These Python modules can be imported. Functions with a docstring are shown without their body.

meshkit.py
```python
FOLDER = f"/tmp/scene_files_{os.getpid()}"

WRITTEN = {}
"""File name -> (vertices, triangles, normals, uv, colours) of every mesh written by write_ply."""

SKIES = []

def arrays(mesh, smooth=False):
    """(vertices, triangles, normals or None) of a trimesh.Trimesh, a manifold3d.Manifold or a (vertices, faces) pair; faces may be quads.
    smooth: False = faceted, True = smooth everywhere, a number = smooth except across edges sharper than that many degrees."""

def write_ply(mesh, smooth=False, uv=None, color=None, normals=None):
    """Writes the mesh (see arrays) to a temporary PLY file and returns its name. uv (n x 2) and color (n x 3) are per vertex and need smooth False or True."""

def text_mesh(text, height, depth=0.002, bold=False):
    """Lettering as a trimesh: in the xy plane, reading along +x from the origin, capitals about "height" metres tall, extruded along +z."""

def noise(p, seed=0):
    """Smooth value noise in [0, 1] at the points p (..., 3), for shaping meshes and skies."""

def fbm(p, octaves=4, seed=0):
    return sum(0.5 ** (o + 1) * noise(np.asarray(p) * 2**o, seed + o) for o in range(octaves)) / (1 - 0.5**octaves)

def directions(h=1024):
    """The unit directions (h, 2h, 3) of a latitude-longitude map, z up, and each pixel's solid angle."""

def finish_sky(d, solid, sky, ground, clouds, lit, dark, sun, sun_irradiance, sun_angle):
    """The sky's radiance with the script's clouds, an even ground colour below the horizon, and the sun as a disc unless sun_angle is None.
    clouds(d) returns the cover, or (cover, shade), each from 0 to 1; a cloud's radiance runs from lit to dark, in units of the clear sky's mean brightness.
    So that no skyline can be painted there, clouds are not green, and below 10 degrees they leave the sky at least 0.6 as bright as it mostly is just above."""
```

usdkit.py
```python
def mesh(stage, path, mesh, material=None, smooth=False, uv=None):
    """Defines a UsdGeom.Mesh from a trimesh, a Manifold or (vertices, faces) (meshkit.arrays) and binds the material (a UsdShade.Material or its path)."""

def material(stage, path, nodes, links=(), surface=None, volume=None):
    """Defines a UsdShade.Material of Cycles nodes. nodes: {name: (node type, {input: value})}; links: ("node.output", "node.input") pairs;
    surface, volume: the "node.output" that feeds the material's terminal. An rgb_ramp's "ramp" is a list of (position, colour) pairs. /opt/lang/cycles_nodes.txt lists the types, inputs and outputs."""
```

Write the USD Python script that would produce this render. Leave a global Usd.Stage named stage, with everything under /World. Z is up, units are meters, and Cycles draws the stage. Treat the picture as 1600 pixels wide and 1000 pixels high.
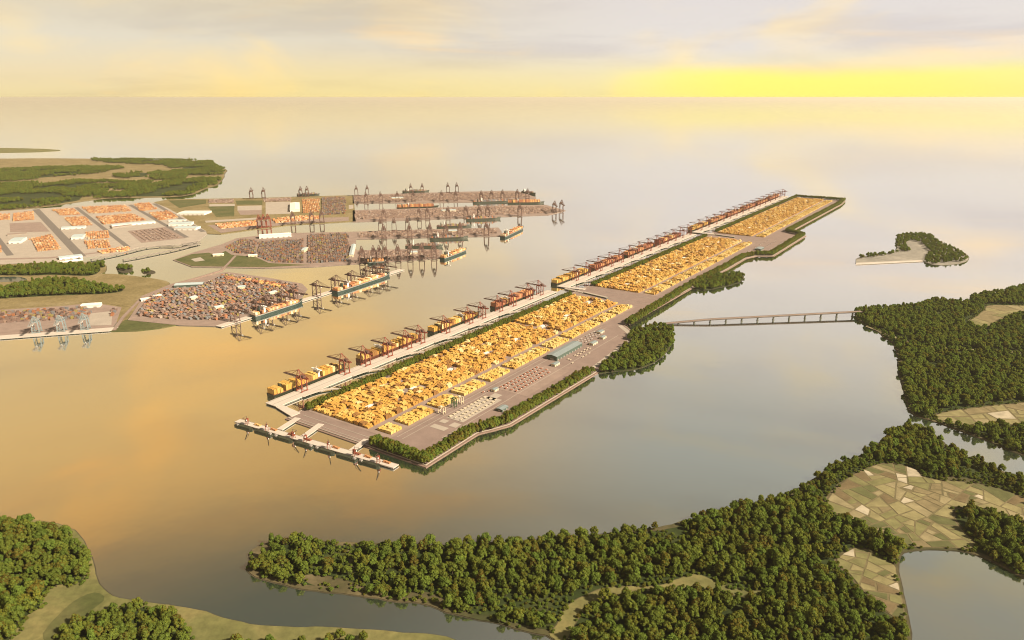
import math, random, numpy as np, trimesh, usdkit
from pxr import Usd, UsdGeom, UsdLux, UsdShade, Gf, Sdf, Vt
from shapely.geometry import Polygon, Point, LineString, MultiPolygon
from shapely.ops import unary_union
from shapely import contains_xy
from shapely.affinity import translate

stage = Usd.Stage.CreateInMemory()
UsdGeom.SetStageUpAxis(stage, 'Z'); UsdGeom.SetStageMetersPerUnit(stage, 1.0)
world = UsdGeom.Xform.Define(stage, '/World'); stage.SetDefaultPrim(world.GetPrim())
UsdGeom.Scope.Define(stage, '/World/Looks')
random.seed(11); rng = np.random.default_rng(11)

# ---------------------------------------------------------------- camera, sky, sun, exposure
FOC, CAM_H = 1150.0, 1100.0                     # focal length in photo pixels, height above the water
PITCH = math.atan(348 / FOC)
cam = UsdGeom.Camera.Define(stage, '/World/camera')
cam.AddTranslateOp().Set(Gf.Vec3d(0, 0, CAM_H)); cam.AddRotateXOp().Set(90 - math.degrees(PITCH))
cam.CreateHorizontalApertureAttr(36.0); cam.CreateVerticalApertureAttr(22.5)
cam.CreateFocalLengthAttr(36.0 * FOC / 1600); cam.CreateClippingRangeAttr((1.0, 3.0e6))
EXPOSURE = 1.7
HAZE = 8.0e-6
cam.CreateExposureAttr(EXPOSURE)
SUN_AZ, SUN_EL = math.radians(114.0), math.radians(37.0)     # azimuth from +y towards +x

def mat(name, nodes, links, surface=None, volume=None):
    return usdkit.material(stage, '/World/Looks/' + name, nodes, links, surface, volume)

def lin(c):
    c = np.asarray(c, float) / 255.0
    return tuple(np.where(c <= 0.04045, c / 12.92, ((c + 0.055) / 1.055) ** 2.4))

DOME = 0.10
def skyc(r, g, b, k=1.0):                       # a sky colour as seen in the picture -> radiance before strength and exposure
    return tuple(float(x) * k / (DOME * 2 ** EXPOSURE) for x in lin((r, g, b)))

sky_nodes = {
    'tc': ('texture_coordinate', {}), 'sep': ('separate_xyz', {}),
    'sky': ('sky_texture', {'sky_type': 'single_scattering', 'sun_disc': False, 'sun_elevation': SUN_EL, 'sun_rotation': SUN_AZ, 'altitude': 900.0, 'aerosol_density': 2.0}),
    # elevation ramps: z from 0 to 0.75
    'el': ('map_range', {'from_min': 0.0, 'from_max': 0.75, 'to_min': 0.0, 'to_max': 1.0, 'clamp': True}),
    'left': ('rgb_ramp', {'ramp': [(0.0, skyc(240, 217, 156)), (0.04, skyc(234, 211, 166)), (0.09, skyc(224, 209, 183)), (0.16, skyc(220, 199, 158)), (0.27, skyc(215, 188, 128, 1.12)), (0.39, skyc(216, 176, 98, 1.25)), (0.50, skyc(217, 170, 84, 1.38)), (0.60, skyc(203, 154, 70, 1.40)), (0.69, skyc(142, 110, 54, 1.36)), (0.77, skyc(86, 73, 44, 1.3)), (0.86, skyc(74, 68, 50, 1.4)), (1.0, skyc(104, 104, 100, 1.9))]}),
    'right': ('rgb_ramp', {'ramp': [(0.0, skyc(250, 232, 168)), (0.04, skyc(242, 228, 194)), (0.075, skyc(230, 219, 210)), (0.16, skyc(228, 216, 208)), (0.27, skyc(226, 212, 198, 1.15)), (0.39, skyc(204, 193, 178, 1.28)), (0.50, skyc(172, 165, 150, 1.4)), (0.60, skyc(152, 150, 138, 1.5)), (0.69, skyc(142, 134, 116, 1.52)), (0.77, skyc(136, 126, 108, 1.6)), (0.86, skyc(134, 126, 112, 1.8)), (1.0, skyc(110, 112, 112, 1.9))]}),
    'at': ('math', {'math_type': 'arctan2'}),
    'azf': ('map_range', {'range_type': 'smoothstep', 'from_min': -0.27, 'from_max': 0.24, 'to_min': 0.0, 'to_max': 1.0, 'clamp': True}),
    'lr': ('mix', {}),
    # broken cloud deck: streaks stretched along the horizon
    'cm': ('mapping', {'scale': (2.2, 2.2, 16.0)}),
    'cn': ('noise_texture', {'scale': 1.6, 'detail': 5.0, 'roughness': 0.55, 'distortion': 0.35}),
    'cr': ('map_range', {'range_type': 'smoothstep', 'from_min': 0.46, 'from_max': 0.66, 'to_min': 0.0, 'to_max': 0.85, 'clamp': True}),
    'cool': ('mix', {'mix_type': 'multiply', 'fac': 1.0, 'color2': (0.87, 0.855, 0.885)}), 'cgrey': ('mix', {}),
    'cm2': ('mapping', {'scale': (1.4, 1.4, 9.0), 'location': (3.1, 1.7, 0.4), 'rotation': (0.10, 0.0, 0.0)}),
    'cn2': ('noise_texture', {'scale': 2.3, 'detail': 4.0, 'roughness': 0.5, 'distortion': 0.5}),
    'cr2': ('map_range', {'range_type': 'smoothstep', 'from_min': 0.54, 'from_max': 0.72, 'to_min': 0.0, 'to_max': 0.8, 'clamp': True}),
    'warm': ('mix', {'mix_type': 'multiply', 'fac': 1.0, 'color2': (1.26, 1.07, 0.76)}), 'cgold': ('mix', {}),
    'cm3': ('mapping', {'scale': (1.0, 1.0, 2.2), 'location': (0.7, 5.2, 1.9)}),
    'cn3': ('noise_texture', {'scale': 4.2, 'detail': 4.0, 'roughness': 0.5, 'distortion': 0.6}),
    'cr3': ('map_range', {'range_type': 'smoothstep', 'from_min': 0.47, 'from_max': 0.70, 'to_min': 0.0, 'to_max': 0.95, 'clamp': True}),
    'warm3': ('mix', {'mix_type': 'multiply', 'fac': 1.0, 'color2': (1.27, 1.12, 0.74)}), 'cglow3': ('mix', {}),
    # the yellow opening under the deck round the sun's azimuth
    'ga': ('map_range', {'range_type': 'smoothstep', 'from_min': 0.08, 'from_max': 0.30, 'to_min': 0.0, 'to_max': 1.0, 'clamp': True}),
    'gb': ('map_range', {'range_type': 'smoothstep', 'from_min': 1.0, 'from_max': 0.34, 'to_min': 0.0, 'to_max': 1.0, 'clamp': True}),
    'wob': ('noise_texture', {'scale': 4.0, 'detail': 3.0}),
    'wz': ('math', {'math_type': 'multiply_add', 'value2': 0.03, 'value3': -0.015}),
    'zz': ('math', {'math_type': 'add'}),
    'ge': ('map_range', {'range_type': 'smoothstep', 'from_min': 0.041, 'from_max': 0.021, 'to_min': 0.0, 'to_max': 0.92, 'clamp': True}),
    'm1': ('math', {'math_type': 'multiply'}), 'm2': ('math', {'math_type': 'multiply'}),
    'glow': ('mix', {'color2': skyc(255, 246, 104, 1.06)}),
    # a wider, weaker warm wash along the whole horizon to the left of it
    'wa': ('map_range', {'range_type': 'smoothstep', 'from_min': -0.48, 'from_max': -0.24, 'to_min': 0.0, 'to_max': 1.0, 'clamp': True}),
    'we': ('map_range', {'range_type': 'smoothstep', 'from_min': 0.06, 'from_max': 0.01, 'to_min': 0.0, 'to_max': 0.38, 'clamp': True}),
    'wb': ('map_range', {'range_type': 'smoothstep', 'from_min': 1.4, 'from_max': 0.7, 'to_min': 0.0, 'to_max': 1.0, 'clamp': True}), 'm4': ('math', {'math_type': 'multiply'}),
    'm3': ('math', {'math_type': 'multiply'}),
    'wash': ('mix', {'color2': skyc(253, 230, 142)}),
    'clear': ('mix', {'fac': 0.93}),
    'bg': ('background_shader', {'strength': DOME}),
}
sky_links = [('tc.generated', 'sep.vector'), ('sep.z', 'el.value'), ('el.result', 'left.fac'), ('el.result', 'right.fac'),
    ('sep.x', 'at.value1'), ('sep.y', 'at.value2'), ('sep.x', 'azf.value'), ('azf.result', 'lr.fac'), ('left.color', 'lr.color1'), ('right.color', 'lr.color2'),
    ('tc.generated', 'cm.vector'), ('cm.vector', 'cn.vector'), ('cn.fac', 'cr.value'), ('cr.result', 'cgrey.fac'), ('lr.color', 'cgrey.color1'), ('lr.color', 'cool.color1'), ('cool.color', 'cgrey.color2'),
    ('tc.generated', 'cm2.vector'), ('cm2.vector', 'cn2.vector'), ('cn2.fac', 'cr2.value'), ('cr2.result', 'cgold.fac'), ('cgrey.color', 'cgold.color1'), ('cgrey.color', 'warm.color1'), ('warm.color', 'cgold.color2'),
    ('at.value', 'wa.value'), ('sep.z', 'we.value'), ('wa.result', 'm4.value1'), ('at.value', 'wb.value'), ('wb.result', 'm4.value2'), ('m4.value', 'm3.value1'), ('we.result', 'm3.value2'), ('m3.value', 'wash.fac'), ('tc.generated', 'cm3.vector'), ('cm3.vector', 'cn3.vector'), ('cn3.fac', 'cr3.value'), ('cr3.result', 'cglow3.fac'), ('cgold.color', 'cglow3.color1'), ('cgold.color', 'warm3.color1'), ('warm3.color', 'cglow3.color2'), ('cglow3.color', 'wash.color1'),
    ('tc.generated', 'wob.vector'), ('wob.fac', 'wz.value1'), ('wz.value', 'zz.value1'), ('sep.z', 'zz.value2'), ('zz.value', 'ge.value'),
    ('at.value', 'ga.value'), ('at.value', 'gb.value'), ('ga.result', 'm1.value1'), ('gb.result', 'm1.value2'), ('m1.value', 'm2.value1'), ('ge.result', 'm2.value2'),
    ('m2.value', 'glow.fac'), ('wash.color', 'glow.color1'),
    ('sky.color', 'clear.color1'), ('glow.color', 'clear.color2'), ('clear.color', 'bg.color')]
sky_mat = mat('sky', sky_nodes, sky_links, surface='bg.background')
dome = UsdLux.DomeLight.Define(stage, '/World/sky'); dome.CreateIntensityAttr(1.0)
UsdShade.MaterialBindingAPI.Apply(dome.GetPrim()).Bind(sky_mat)
dome.GetPrim().SetCustomDataByKey('kind', 'structure')
sun = UsdLux.DistantLight.Define(stage, '/World/sun')
sun.CreateIntensityAttr(0.95); sun.CreateAngleAttr(4.0); sun.CreateNormalizeAttr(True); sun.CreateColorAttr(Gf.Vec3f(1.0, 0.84, 0.60))
sun.AddRotateZOp().Set(-math.degrees(SUN_AZ)); sun.AddRotateXOp().Set(-(90 - math.degrees(SUN_EL)) )
# a distant light shines along -z; tilted so that -z points from the sun down to the scene

# ---------------------------------------------------------------- helpers
def P(x, y, z=0.0):
    """The point at height z that photo pixel (x, y) of the 1600 x 1000 photograph shows."""
    X, Y = x - 800.0, y - 500.0
    d = np.array([X, FOC * math.cos(PITCH) - Y * math.sin(PITCH), -(FOC * math.sin(PITCH) + Y * math.cos(PITCH))])
    t = (CAM_H - z) / -d[2]
    return np.array([d[0] * t, d[1] * t])
def PP(pts, z=0.0):
    return [tuple(P(x, y, z)) for x, y in pts]
# the new port's own axes: u along the quay, v from the quay to the landward side
QAZ = math.atan(807 / math.hypot(FOC, 348))
QU, QV, QO = np.array([math.sin(QAZ), math.cos(QAZ)]), np.array([math.cos(QAZ), -math.sin(QAZ)]), P(415, 632)
def W(u, v):
    return QO + u * QU + v * QV
def UV(p):
    q = np.asarray(p) - QO
    return float(q @ QU), float(q @ QV)
QROT = math.atan2(QU[1], QU[0])                 # a thing built along +x turned to lie along the quay

used = {}
def numbered(path):
    n = used.get(path, 0); used[path] = n + 1
    return path if n == 0 else f'{path}_{n:03d}'
def tag(prim, label=None, cat=None, group=None, kind=None):
    prim = prim.GetPrim() if hasattr(prim, 'GetPrim') else prim
    for k, v in (('label', label), ('category', cat), ('group', group), ('kind', kind)):
        if v: prim.SetCustomDataByKey(k, v)
    return prim
def bind(prim, m):
    UsdShade.MaterialBindingAPI.Apply(prim).Bind(m)
class MB:
    """Collects boxes, bars, prisms and loose faces that become one mesh."""
    def __init__(s): s.v, s.f, s.n = [], [], 0
    def add(s, v, f):
        v, f = np.asarray(v, float), np.asarray(f, int)
        if f.shape[1] == 4: f = np.vstack([f[:, [0, 1, 2]], f[:, [0, 2, 3]]])
        s.v.append(v); s.f.append(f + s.n); s.n += len(v); return s
    def mesh(s, m):
        return s.add(m.vertices, m.faces)
    def box(s, c, d, rot=0.0, taper=1.0):
        x, y, z = (np.asarray(d, float) / 2)
        v = np.array([[-x, -y, -z], [x, -y, -z], [x, y, -z], [-x, y, -z], [-x * taper, -y * taper, z], [x * taper, -y * taper, z], [x * taper, y * taper, z], [-x * taper, y * taper, z]])
        if rot:
            c_, s_ = math.cos(rot), math.sin(rot); v[:, :2] = v[:, :2] @ np.array([[c_, s_], [-s_, c_]])
        return s.add(v + np.asarray(c, float), BOXF)
    def bar(s, a, b, w, h=None):
        a, b = np.asarray(a, float), np.asarray(b, float); d = b - a; L = np.linalg.norm(d); d = d / L
        up = np.array([0, 0, 1.0]) if abs(d[2]) < 0.95 else np.array([1.0, 0, 0])
        r = np.cross(d, up); r /= np.linalg.norm(r); q = np.cross(r, d); h = h or w
        o = [r * sx * w / 2 + q * sy * h / 2 for sx, sy in ((-1, -1), (1, -1), (1, 1), (-1, 1))]
        return s.add([a + k for k in o] + [b + k for k in o], BOXF)
    def cyl(s, a, b, r0, r1=None, n=8):
        a, b = np.asarray(a, float), np.asarray(b, float); d = b - a; d = d / np.linalg.norm(d); r1 = r0 if r1 is None else r1
        up = np.array([0, 0, 1.0]) if abs(d[2]) < 0.95 else np.array([1.0, 0, 0])
        r = np.cross(d, up); r /= np.linalg.norm(r); q = np.cross(r, d); t = np.arange(n) / n * 2 * math.pi
        ring = np.cos(t)[:, None] * r + np.sin(t)[:, None] * q
        v = np.vstack([a + ring * r0, b + ring * r1, [a], [b]]); i = np.arange(n); j = (i + 1) % n
        f = np.vstack([np.stack([i, i + n, j], 1), np.stack([j, i + n, j + n], 1), np.stack([i, j, np.full(n, 2 * n)], 1), np.stack([i + n, np.full(n, 2 * n + 1), j + n], 1)])
        return s.add(v, f)
    def prism(s, poly, z0, z1):
        for g in (poly.geoms if hasattr(poly, 'geoms') else [poly]):
            if g.is_empty or g.area < 1e-6: continue
            m = trimesh.creation.extrude_polygon(g, z1 - z0, engine='earcut'); m.apply_translation([0, 0, z0]); s.mesh(m)
        return s
    def flat(s, poly, z):
        for g in (poly.geoms if hasattr(poly, 'geoms') else [poly]):
            if g.is_empty or g.area < 1e-6: continue
            v, f = trimesh.creation.triangulate_polygon(g, engine='earcut')
            v = np.c_[v, np.full(len(v), z)]; a = np.cross(v[f[:, 1]] - v[f[:, 0]], v[f[:, 2]] - v[f[:, 0]])[:, 2]
            f = np.where((a < 0)[:, None], f[:, ::-1], f); s.add(v, f)
        return s
    def get(s): return np.vstack(s.v), np.vstack(s.f)
    def build(s, name, m, parent=None, smooth=False):
        base = (str(parent.GetPath()) if parent is not None else '/World') + '/' + name
        return usdkit.mesh(stage, numbered(base), s.get(), m, smooth).GetPrim()
BOXF = np.array([[0, 3, 2, 1], [4, 5, 6, 7], [0, 1, 5, 4], [1, 2, 6, 5], [2, 3, 7, 6], [3, 0, 4, 7]])
def thing(name, label, cat, loc=(0, 0, 0), rot=0.0, group=None, kind=None, scale=None):
    x = UsdGeom.Xform.Define(stage, numbered('/World/' + name))
    x.AddTranslateOp().Set(Gf.Vec3d(*map(float, loc))); x.AddRotateZOp().Set(math.degrees(rot))
    if scale is not None: x.AddScaleOp().Set(Gf.Vec3f(*([scale] * 3 if np.ndim(scale) == 0 else map(float, scale))))
    return tag(x.GetPrim(), label, cat, group, kind)
UsdGeom.Scope.Define(stage, '/World/Looks')
stage.CreateClassPrim('/World/Models')
def model(name):
    """An abstract prim that copies of a thing reference: its children are the parts."""
    return UsdGeom.Xform.Define(stage, '/World/Models/' + name).GetPrim()
def copy(name, src, label, cat, loc, rot=0.0, group=None, scale=None):
    o = thing(name, label, cat, loc, rot, group, scale=scale)
    o.GetReferences().AddInternalReference(src.GetPath()); o.SetInstanceable(True)
    return o
def instancer(name, protos, pos, rots, scales, idx, label, cat=None, kind='stuff', group=None):
    pi = UsdGeom.PointInstancer.Define(stage, numbered('/World/' + name))
    paths = []
    for k, src in enumerate(protos):
        c = UsdGeom.Xform.Define(stage, f'{pi.GetPath()}/kind_{"abcdefghijklmnopqrstuvwxyz"[k]}').GetPrim()
        c.GetReferences().AddInternalReference(src.GetPath()); paths.append(c.GetPath())
    pi.CreatePrototypesRel().SetTargets(paths)
    pi.CreateProtoIndicesAttr(Vt.IntArray.FromNumpy(np.asarray(idx, np.int32)))
    pi.CreatePositionsAttr(Vt.Vec3fArray.FromNumpy(np.asarray(pos, np.float32)))
    r = np.asarray(rots, float) / 2
    pi.CreateOrientationsAttr(Vt.QuathArray([Gf.Quath(float(math.cos(a)), 0, 0, float(math.sin(a))) for a in r]))
    pi.CreateScalesAttr(Vt.Vec3fArray.FromNumpy(np.asarray(scales, np.float32)))
    return tag(pi.GetPrim(), label, cat, group, kind)

# ---------------------------------------------------------------- materials
def plain(name, c, rough=0.7, metal=0.0, var=0.12, scale=0.05, spec=0.5):
    """A painted or mineral surface: its colour, with weathering patches of two sizes."""
    c = np.array(c, float)
    return mat(name, {'g': ('geometry', {}), 'n': ('noise_texture', {'scale': scale, 'detail': 5.0, 'roughness': 0.62}),
        'r': ('rgb_ramp', {'ramp': [(0.25, c * (1 - var)), (0.5, c), (0.75, np.minimum(c * (1 + var), 0.9))]}),
        'p': ('principled_bsdf', {'roughness': rough, 'metallic': metal, 'specular_ior_level': spec})},
        [('g.position', 'n.vector'), ('n.fac', 'r.fac'), ('r.color', 'p.base_color')], surface='p.BSDF')
def varied(name, stops, rough=0.6, objvar=0.0):
    """Each loose piece (container, leaf) of a mesh takes its own colour from the ramp."""
    nodes = {'g': ('geometry', {}), 'o': ('object_info', {}), 'a': ('math', {'math_type': 'multiply_add', 'value2': objvar}), 'fr': ('math', {'math_type': 'fraction'}),
        'r': ('rgb_ramp', {'ramp': stops, 'interpolate': False}), 'p': ('principled_bsdf', {'roughness': rough})}
    return mat(name, nodes, [('o.random', 'a.value1'), ('g.random_per_island', 'a.value3'), ('a.value', 'fr.value1'), ('fr.value', 'r.fac'), ('r.color', 'p.base_color')], surface='p.BSDF')
def leafmat(name, dark, lite, warm):
    nodes = {'g': ('geometry', {}), 'o': ('object_info', {}), 'r': ('rgb_ramp', {'ramp': [(0.0, dark), (0.6, lite), (1.0, warm)]}),
        'h': ('hsv', {'saturation': 1.0, 'value': 1.0}), 'hv': ('map_range', {'from_min': 0.0, 'from_max': 1.0, 'to_min': 0.475, 'to_max': 0.52}), 'vv': ('map_range', {'from_min': 0.0, 'from_max': 1.0, 'to_min': 0.75, 'to_max': 1.25}),
        'sc': ('math', {'math_type': 'multiply', 'value2': 7.31}), 'fr': ('math', {'math_type': 'fraction'}),
        'd': ('diffuse_bsdf', {}), 't': ('translucent_bsdf', {}), 'm': ('mix_closure', {'fac': 0.3})}
    return mat(name, nodes, [('g.random_per_island', 'r.fac'), ('r.color', 'h.color'), ('o.random', 'hv.value'), ('hv.result', 'h.hue'), ('o.random', 'sc.value1'), ('sc.value', 'fr.value1'), ('fr.value', 'vv.value'), ('vv.result', 'h.value'),
        ('h.color', 'd.color'), ('h.color', 't.color'), ('d.BSDF', 'm.closure1'), ('t.BSDF', 'm.closure2')], surface='m.closure')
M = {}
M['water'] = mat('water', {'g': ('geometry', {}),
    'n': ('noise_texture', {'scale': 0.012, 'detail': 3.0, 'roughness': 0.5}), 'b': ('bump', {'strength': 0.03, 'distance': 6.0}),
    'n2': ('noise_texture', {'scale': 0.0011, 'detail': 4.0, 'roughness': 0.55, 'distortion': 0.4}),
    'silt': ('rgb_ramp', {'ramp': [(0.35, (0.020, 0.036, 0.026)), (0.65, (0.036, 0.042, 0.026))]}),
    'd': ('diffuse_bsdf', {}), 'gl': ('glossy_bsdf', {'color': (1, 1, 1)}), 'wm': ('mapping', {'scale': (0.0008, 0.0026, 1.0), 'rotation': (0.0, 0.0, 0.5)}), 'wn': ('noise_texture', {'scale': 1.0, 'detail': 5.0, 'roughness': 0.6, 'distortion': 0.8}), 'wr': ('map_range', {'from_min': 0.35, 'from_max': 0.65, 'to_min': 0.03, 'to_max': 0.085, 'clamp': True}), 'w': ('layer_weight', {'blend': 0.5}),
    'f': ('rgb_ramp', {'ramp': [(0.0, (0.10,) * 3), (0.3, (0.5,) * 3), (0.5, (0.60,) * 3), (0.65, (0.71,) * 3), (0.8, (0.85,) * 3), (0.9, (0.94,) * 3), (1.0, (0.99,) * 3)]}), 'm': ('mix_closure', {})},
    [('g.position', 'n.vector'), ('n.fac', 'b.height'), ('g.position', 'n2.vector'), ('n2.fac', 'silt.fac'), ('silt.color', 'd.color'), ('b.normal', 'gl.normal'), ('g.position', 'wm.vector'), ('wm.vector', 'wn.vector'), ('wn.fac', 'wr.value'), ('wr.result', 'gl.roughness'), ('w.facing', 'f.fac'), ('f.color', 'm.fac'),
     ('d.BSDF', 'm.closure1'), ('gl.BSDF', 'm.closure2')], surface='m.closure')
def ground(name, a, b, c, scale=0.004, fine=0.05, rough=0.95):
    return mat(name, {'g': ('geometry', {}), 'n': ('noise_texture', {'scale': scale, 'detail': 6.0, 'roughness': 0.6, 'distortion': 0.3}), 'n2': ('noise_texture', {'scale': fine, 'detail': 4.0, 'roughness': 0.65}),
        'r': ('rgb_ramp', {'ramp': [(0.33, a), (0.5, b), (0.66, c)]}), 'v': ('map_range', {'from_min': 0.3, 'from_max': 0.7, 'to_min': 0.78, 'to_max': 1.2}), 'h': ('hsv', {}), 'p': ('principled_bsdf', {'roughness': rough, 'specular_ior_level': 0.2})},
        [('g.position', 'n.vector'), ('g.position', 'n2.vector'), ('n.fac', 'r.fac'), ('n2.fac', 'v.value'), ('v.result', 'h.value'), ('r.color', 'h.color'), ('h.color', 'p.base_color')], surface='p.BSDF')
M['delta'] = ground('delta_soil', (0.0352, 0.0384, 0.0141), (0.064, 0.0544, 0.0269), (0.109, 0.0864, 0.048))
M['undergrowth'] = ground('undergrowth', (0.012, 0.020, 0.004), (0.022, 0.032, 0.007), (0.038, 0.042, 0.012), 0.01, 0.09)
M['mud'] = ground('mud', (0.0347, 0.0307, 0.0198), (0.0496, 0.0422, 0.0273), (0.0645, 0.0546, 0.0347))
M['meadow'] = ground('meadow', (0.0781, 0.0803, 0.0278), (0.107, 0.103, 0.0386), (0.143, 0.122, 0.0497), 0.006)
M['sand'] = ground('sand', (0.126, 0.104, 0.0675), (0.153, 0.126, 0.0855), (0.18, 0.153, 0.108), 0.006)
M['farm'] = ground('farm', (0.0858, 0.0739, 0.0369), (0.11, 0.0898, 0.0471), (0.127, 0.102, 0.0573), 0.006)
for i, c in enumerate([(0.165, 0.145, 0.074), (0.125, 0.118, 0.054), (0.18, 0.152, 0.088), (0.11, 0.083, 0.046), (0.078, 0.080, 0.035), (0.28, 0.245, 0.185), (0.145, 0.118, 0.066)]):
    M[f'plot{i}'] = plain(f'field_soil_{"abcdefg"[i]}', c, 0.95, var=0.3, scale=0.03, spec=0.1)
M['track'] = plain('earth_track', (0.174, 0.148, 0.0952), 0.95, var=0.1, spec=0.1)
M['grass'] = ground('grass', (0.0478, 0.0562, 0.0169), (0.0675, 0.0703, 0.0253), (0.09, 0.0818, 0.0338), 0.006)
M['drygrass'] = ground('dry_grass', (0.121, 0.0949, 0.0433), (0.156, 0.121, 0.0578), (0.185, 0.147, 0.0809), 0.005)
M['pave'] = plain('yard_paving', (0.168, 0.123, 0.11), 0.85, var=0.14, scale=0.02, spec=0.25)
M['pave2'] = plain('pale_paving', (0.27, 0.234, 0.205), 0.85, var=0.1, scale=0.015, spec=0.2)
M['pave3'] = plain('old_paving', (0.196, 0.146, 0.128), 0.9, var=0.16, scale=0.02, spec=0.2)
M['road'] = plain('asphalt', (0.12, 0.105, 0.098), 0.9, var=0.12, scale=0.05, spec=0.2)
M['deck'] = plain('quay_concrete', (0.374, 0.33, 0.299), 0.8, var=0.08, scale=0.03, spec=0.2)
M['concrete'] = plain('concrete', (0.264, 0.228, 0.198), 0.85, var=0.12, scale=0.05, spec=0.2)
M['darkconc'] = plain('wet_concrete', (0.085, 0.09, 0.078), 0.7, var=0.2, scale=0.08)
M['seawall'] = plain('seawall_stone', (0.157, 0.109, 0.0918), 0.9, var=0.14, scale=0.06, spec=0.2)
M['greysand'] = ground('grey_sand', (0.15, 0.14, 0.125), (0.19, 0.175, 0.155), (0.23, 0.21, 0.185), 0.006)
M['trunk'] = plain('bark', (0.07, 0.05, 0.035), 0.95, var=0.2, scale=0.4, spec=0.1)
M['leaf_green'] = leafmat('leaf_green', (0.0999, 0.131, 0.021), (0.229, 0.246, 0.0384), (0.345, 0.313, 0.0612))
M['leaf_olive'] = leafmat('leaf_olive', (0.11, 0.119, 0.0183), (0.243, 0.234, 0.0334), (0.354, 0.312, 0.0531))
M['leaf_rust'] = leafmat('leaf_rust', (0.109, 0.0893, 0.0155), (0.245, 0.169, 0.0283), (0.343, 0.189, 0.0386))
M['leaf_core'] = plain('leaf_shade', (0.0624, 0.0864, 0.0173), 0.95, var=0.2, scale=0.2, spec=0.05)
GOLD = [(0.0, (0.374, 0.213, 0.0419)), (0.22, (0.301, 0.154, 0.0302)), (0.40, (0.41, 0.267, 0.0731)), (0.60, (0.337, 0.183, 0.0361)), (0.74, (0.173, 0.0824, 0.0195)), (0.84, (0.374, 0.234, 0.0585)), (0.95, (0.474, 0.374, 0.186))]
PALE = [(0.0, (0.405, 0.27, 0.0689)), (0.4, (0.433, 0.311, 0.11)), (0.72, (0.317, 0.185, 0.0413)), (0.92, (0.467, 0.369, 0.175))]
ORANGE = [(0.0, (0.36, 0.16, 0.06)), (0.25, (0.42, 0.25, 0.11)), (0.42, (0.22, 0.09, 0.045)), (0.6, (0.38, 0.19, 0.08)), (0.75, (0.40, 0.30, 0.20)), (0.88, (0.30, 0.13, 0.06)), (0.95, (0.50, 0.40, 0.28))]
MIXED = [(0.0, (0.16, 0.105, 0.088)), (0.30, (0.095, 0.06, 0.052)), (0.52, (0.22, 0.15, 0.12)), (0.64, (0.24, 0.10, 0.05)), (0.76, (0.26, 0.21, 0.18)), (0.79, (0.13, 0.13, 0.14)), (0.92, (0.21, 0.17, 0.055))]
MAUVE = [(0.0, (0.21, 0.145, 0.12)), (0.4, (0.155, 0.105, 0.09)), (0.7, (0.26, 0.18, 0.14)), (0.9, (0.30, 0.24, 0.21))]
SHIPRED = [(0.0, (0.26, 0.105, 0.05)), (0.35, (0.34, 0.16, 0.07)), (0.62, (0.18, 0.06, 0.034)), (0.85, (0.44, 0.27, 0.10))]
for k, s in (('gold', GOLD), ('pale', PALE), ('orange', ORANGE), ('mixed', MIXED), ('mauve', MAUVE), ('shipred', SHIPRED)):
    M[k] = varied('containers_' + k, s, 0.65, 1.0)
M['red'] = plain('crane_red', (0.177, 0.044, 0.027), 0.5, var=0.12, scale=0.2)
M['brownsteel'] = plain('crane_brown', (0.093, 0.0527, 0.0434), 0.55, var=0.12, scale=0.2)
M['bluesteel'] = plain('crane_blue', (0.168, 0.203, 0.217), 0.5, var=0.1, scale=0.2)
M['greysteel'] = plain('grey_steel', (0.22, 0.20, 0.19), 0.5, var=0.1, scale=0.2)
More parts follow.
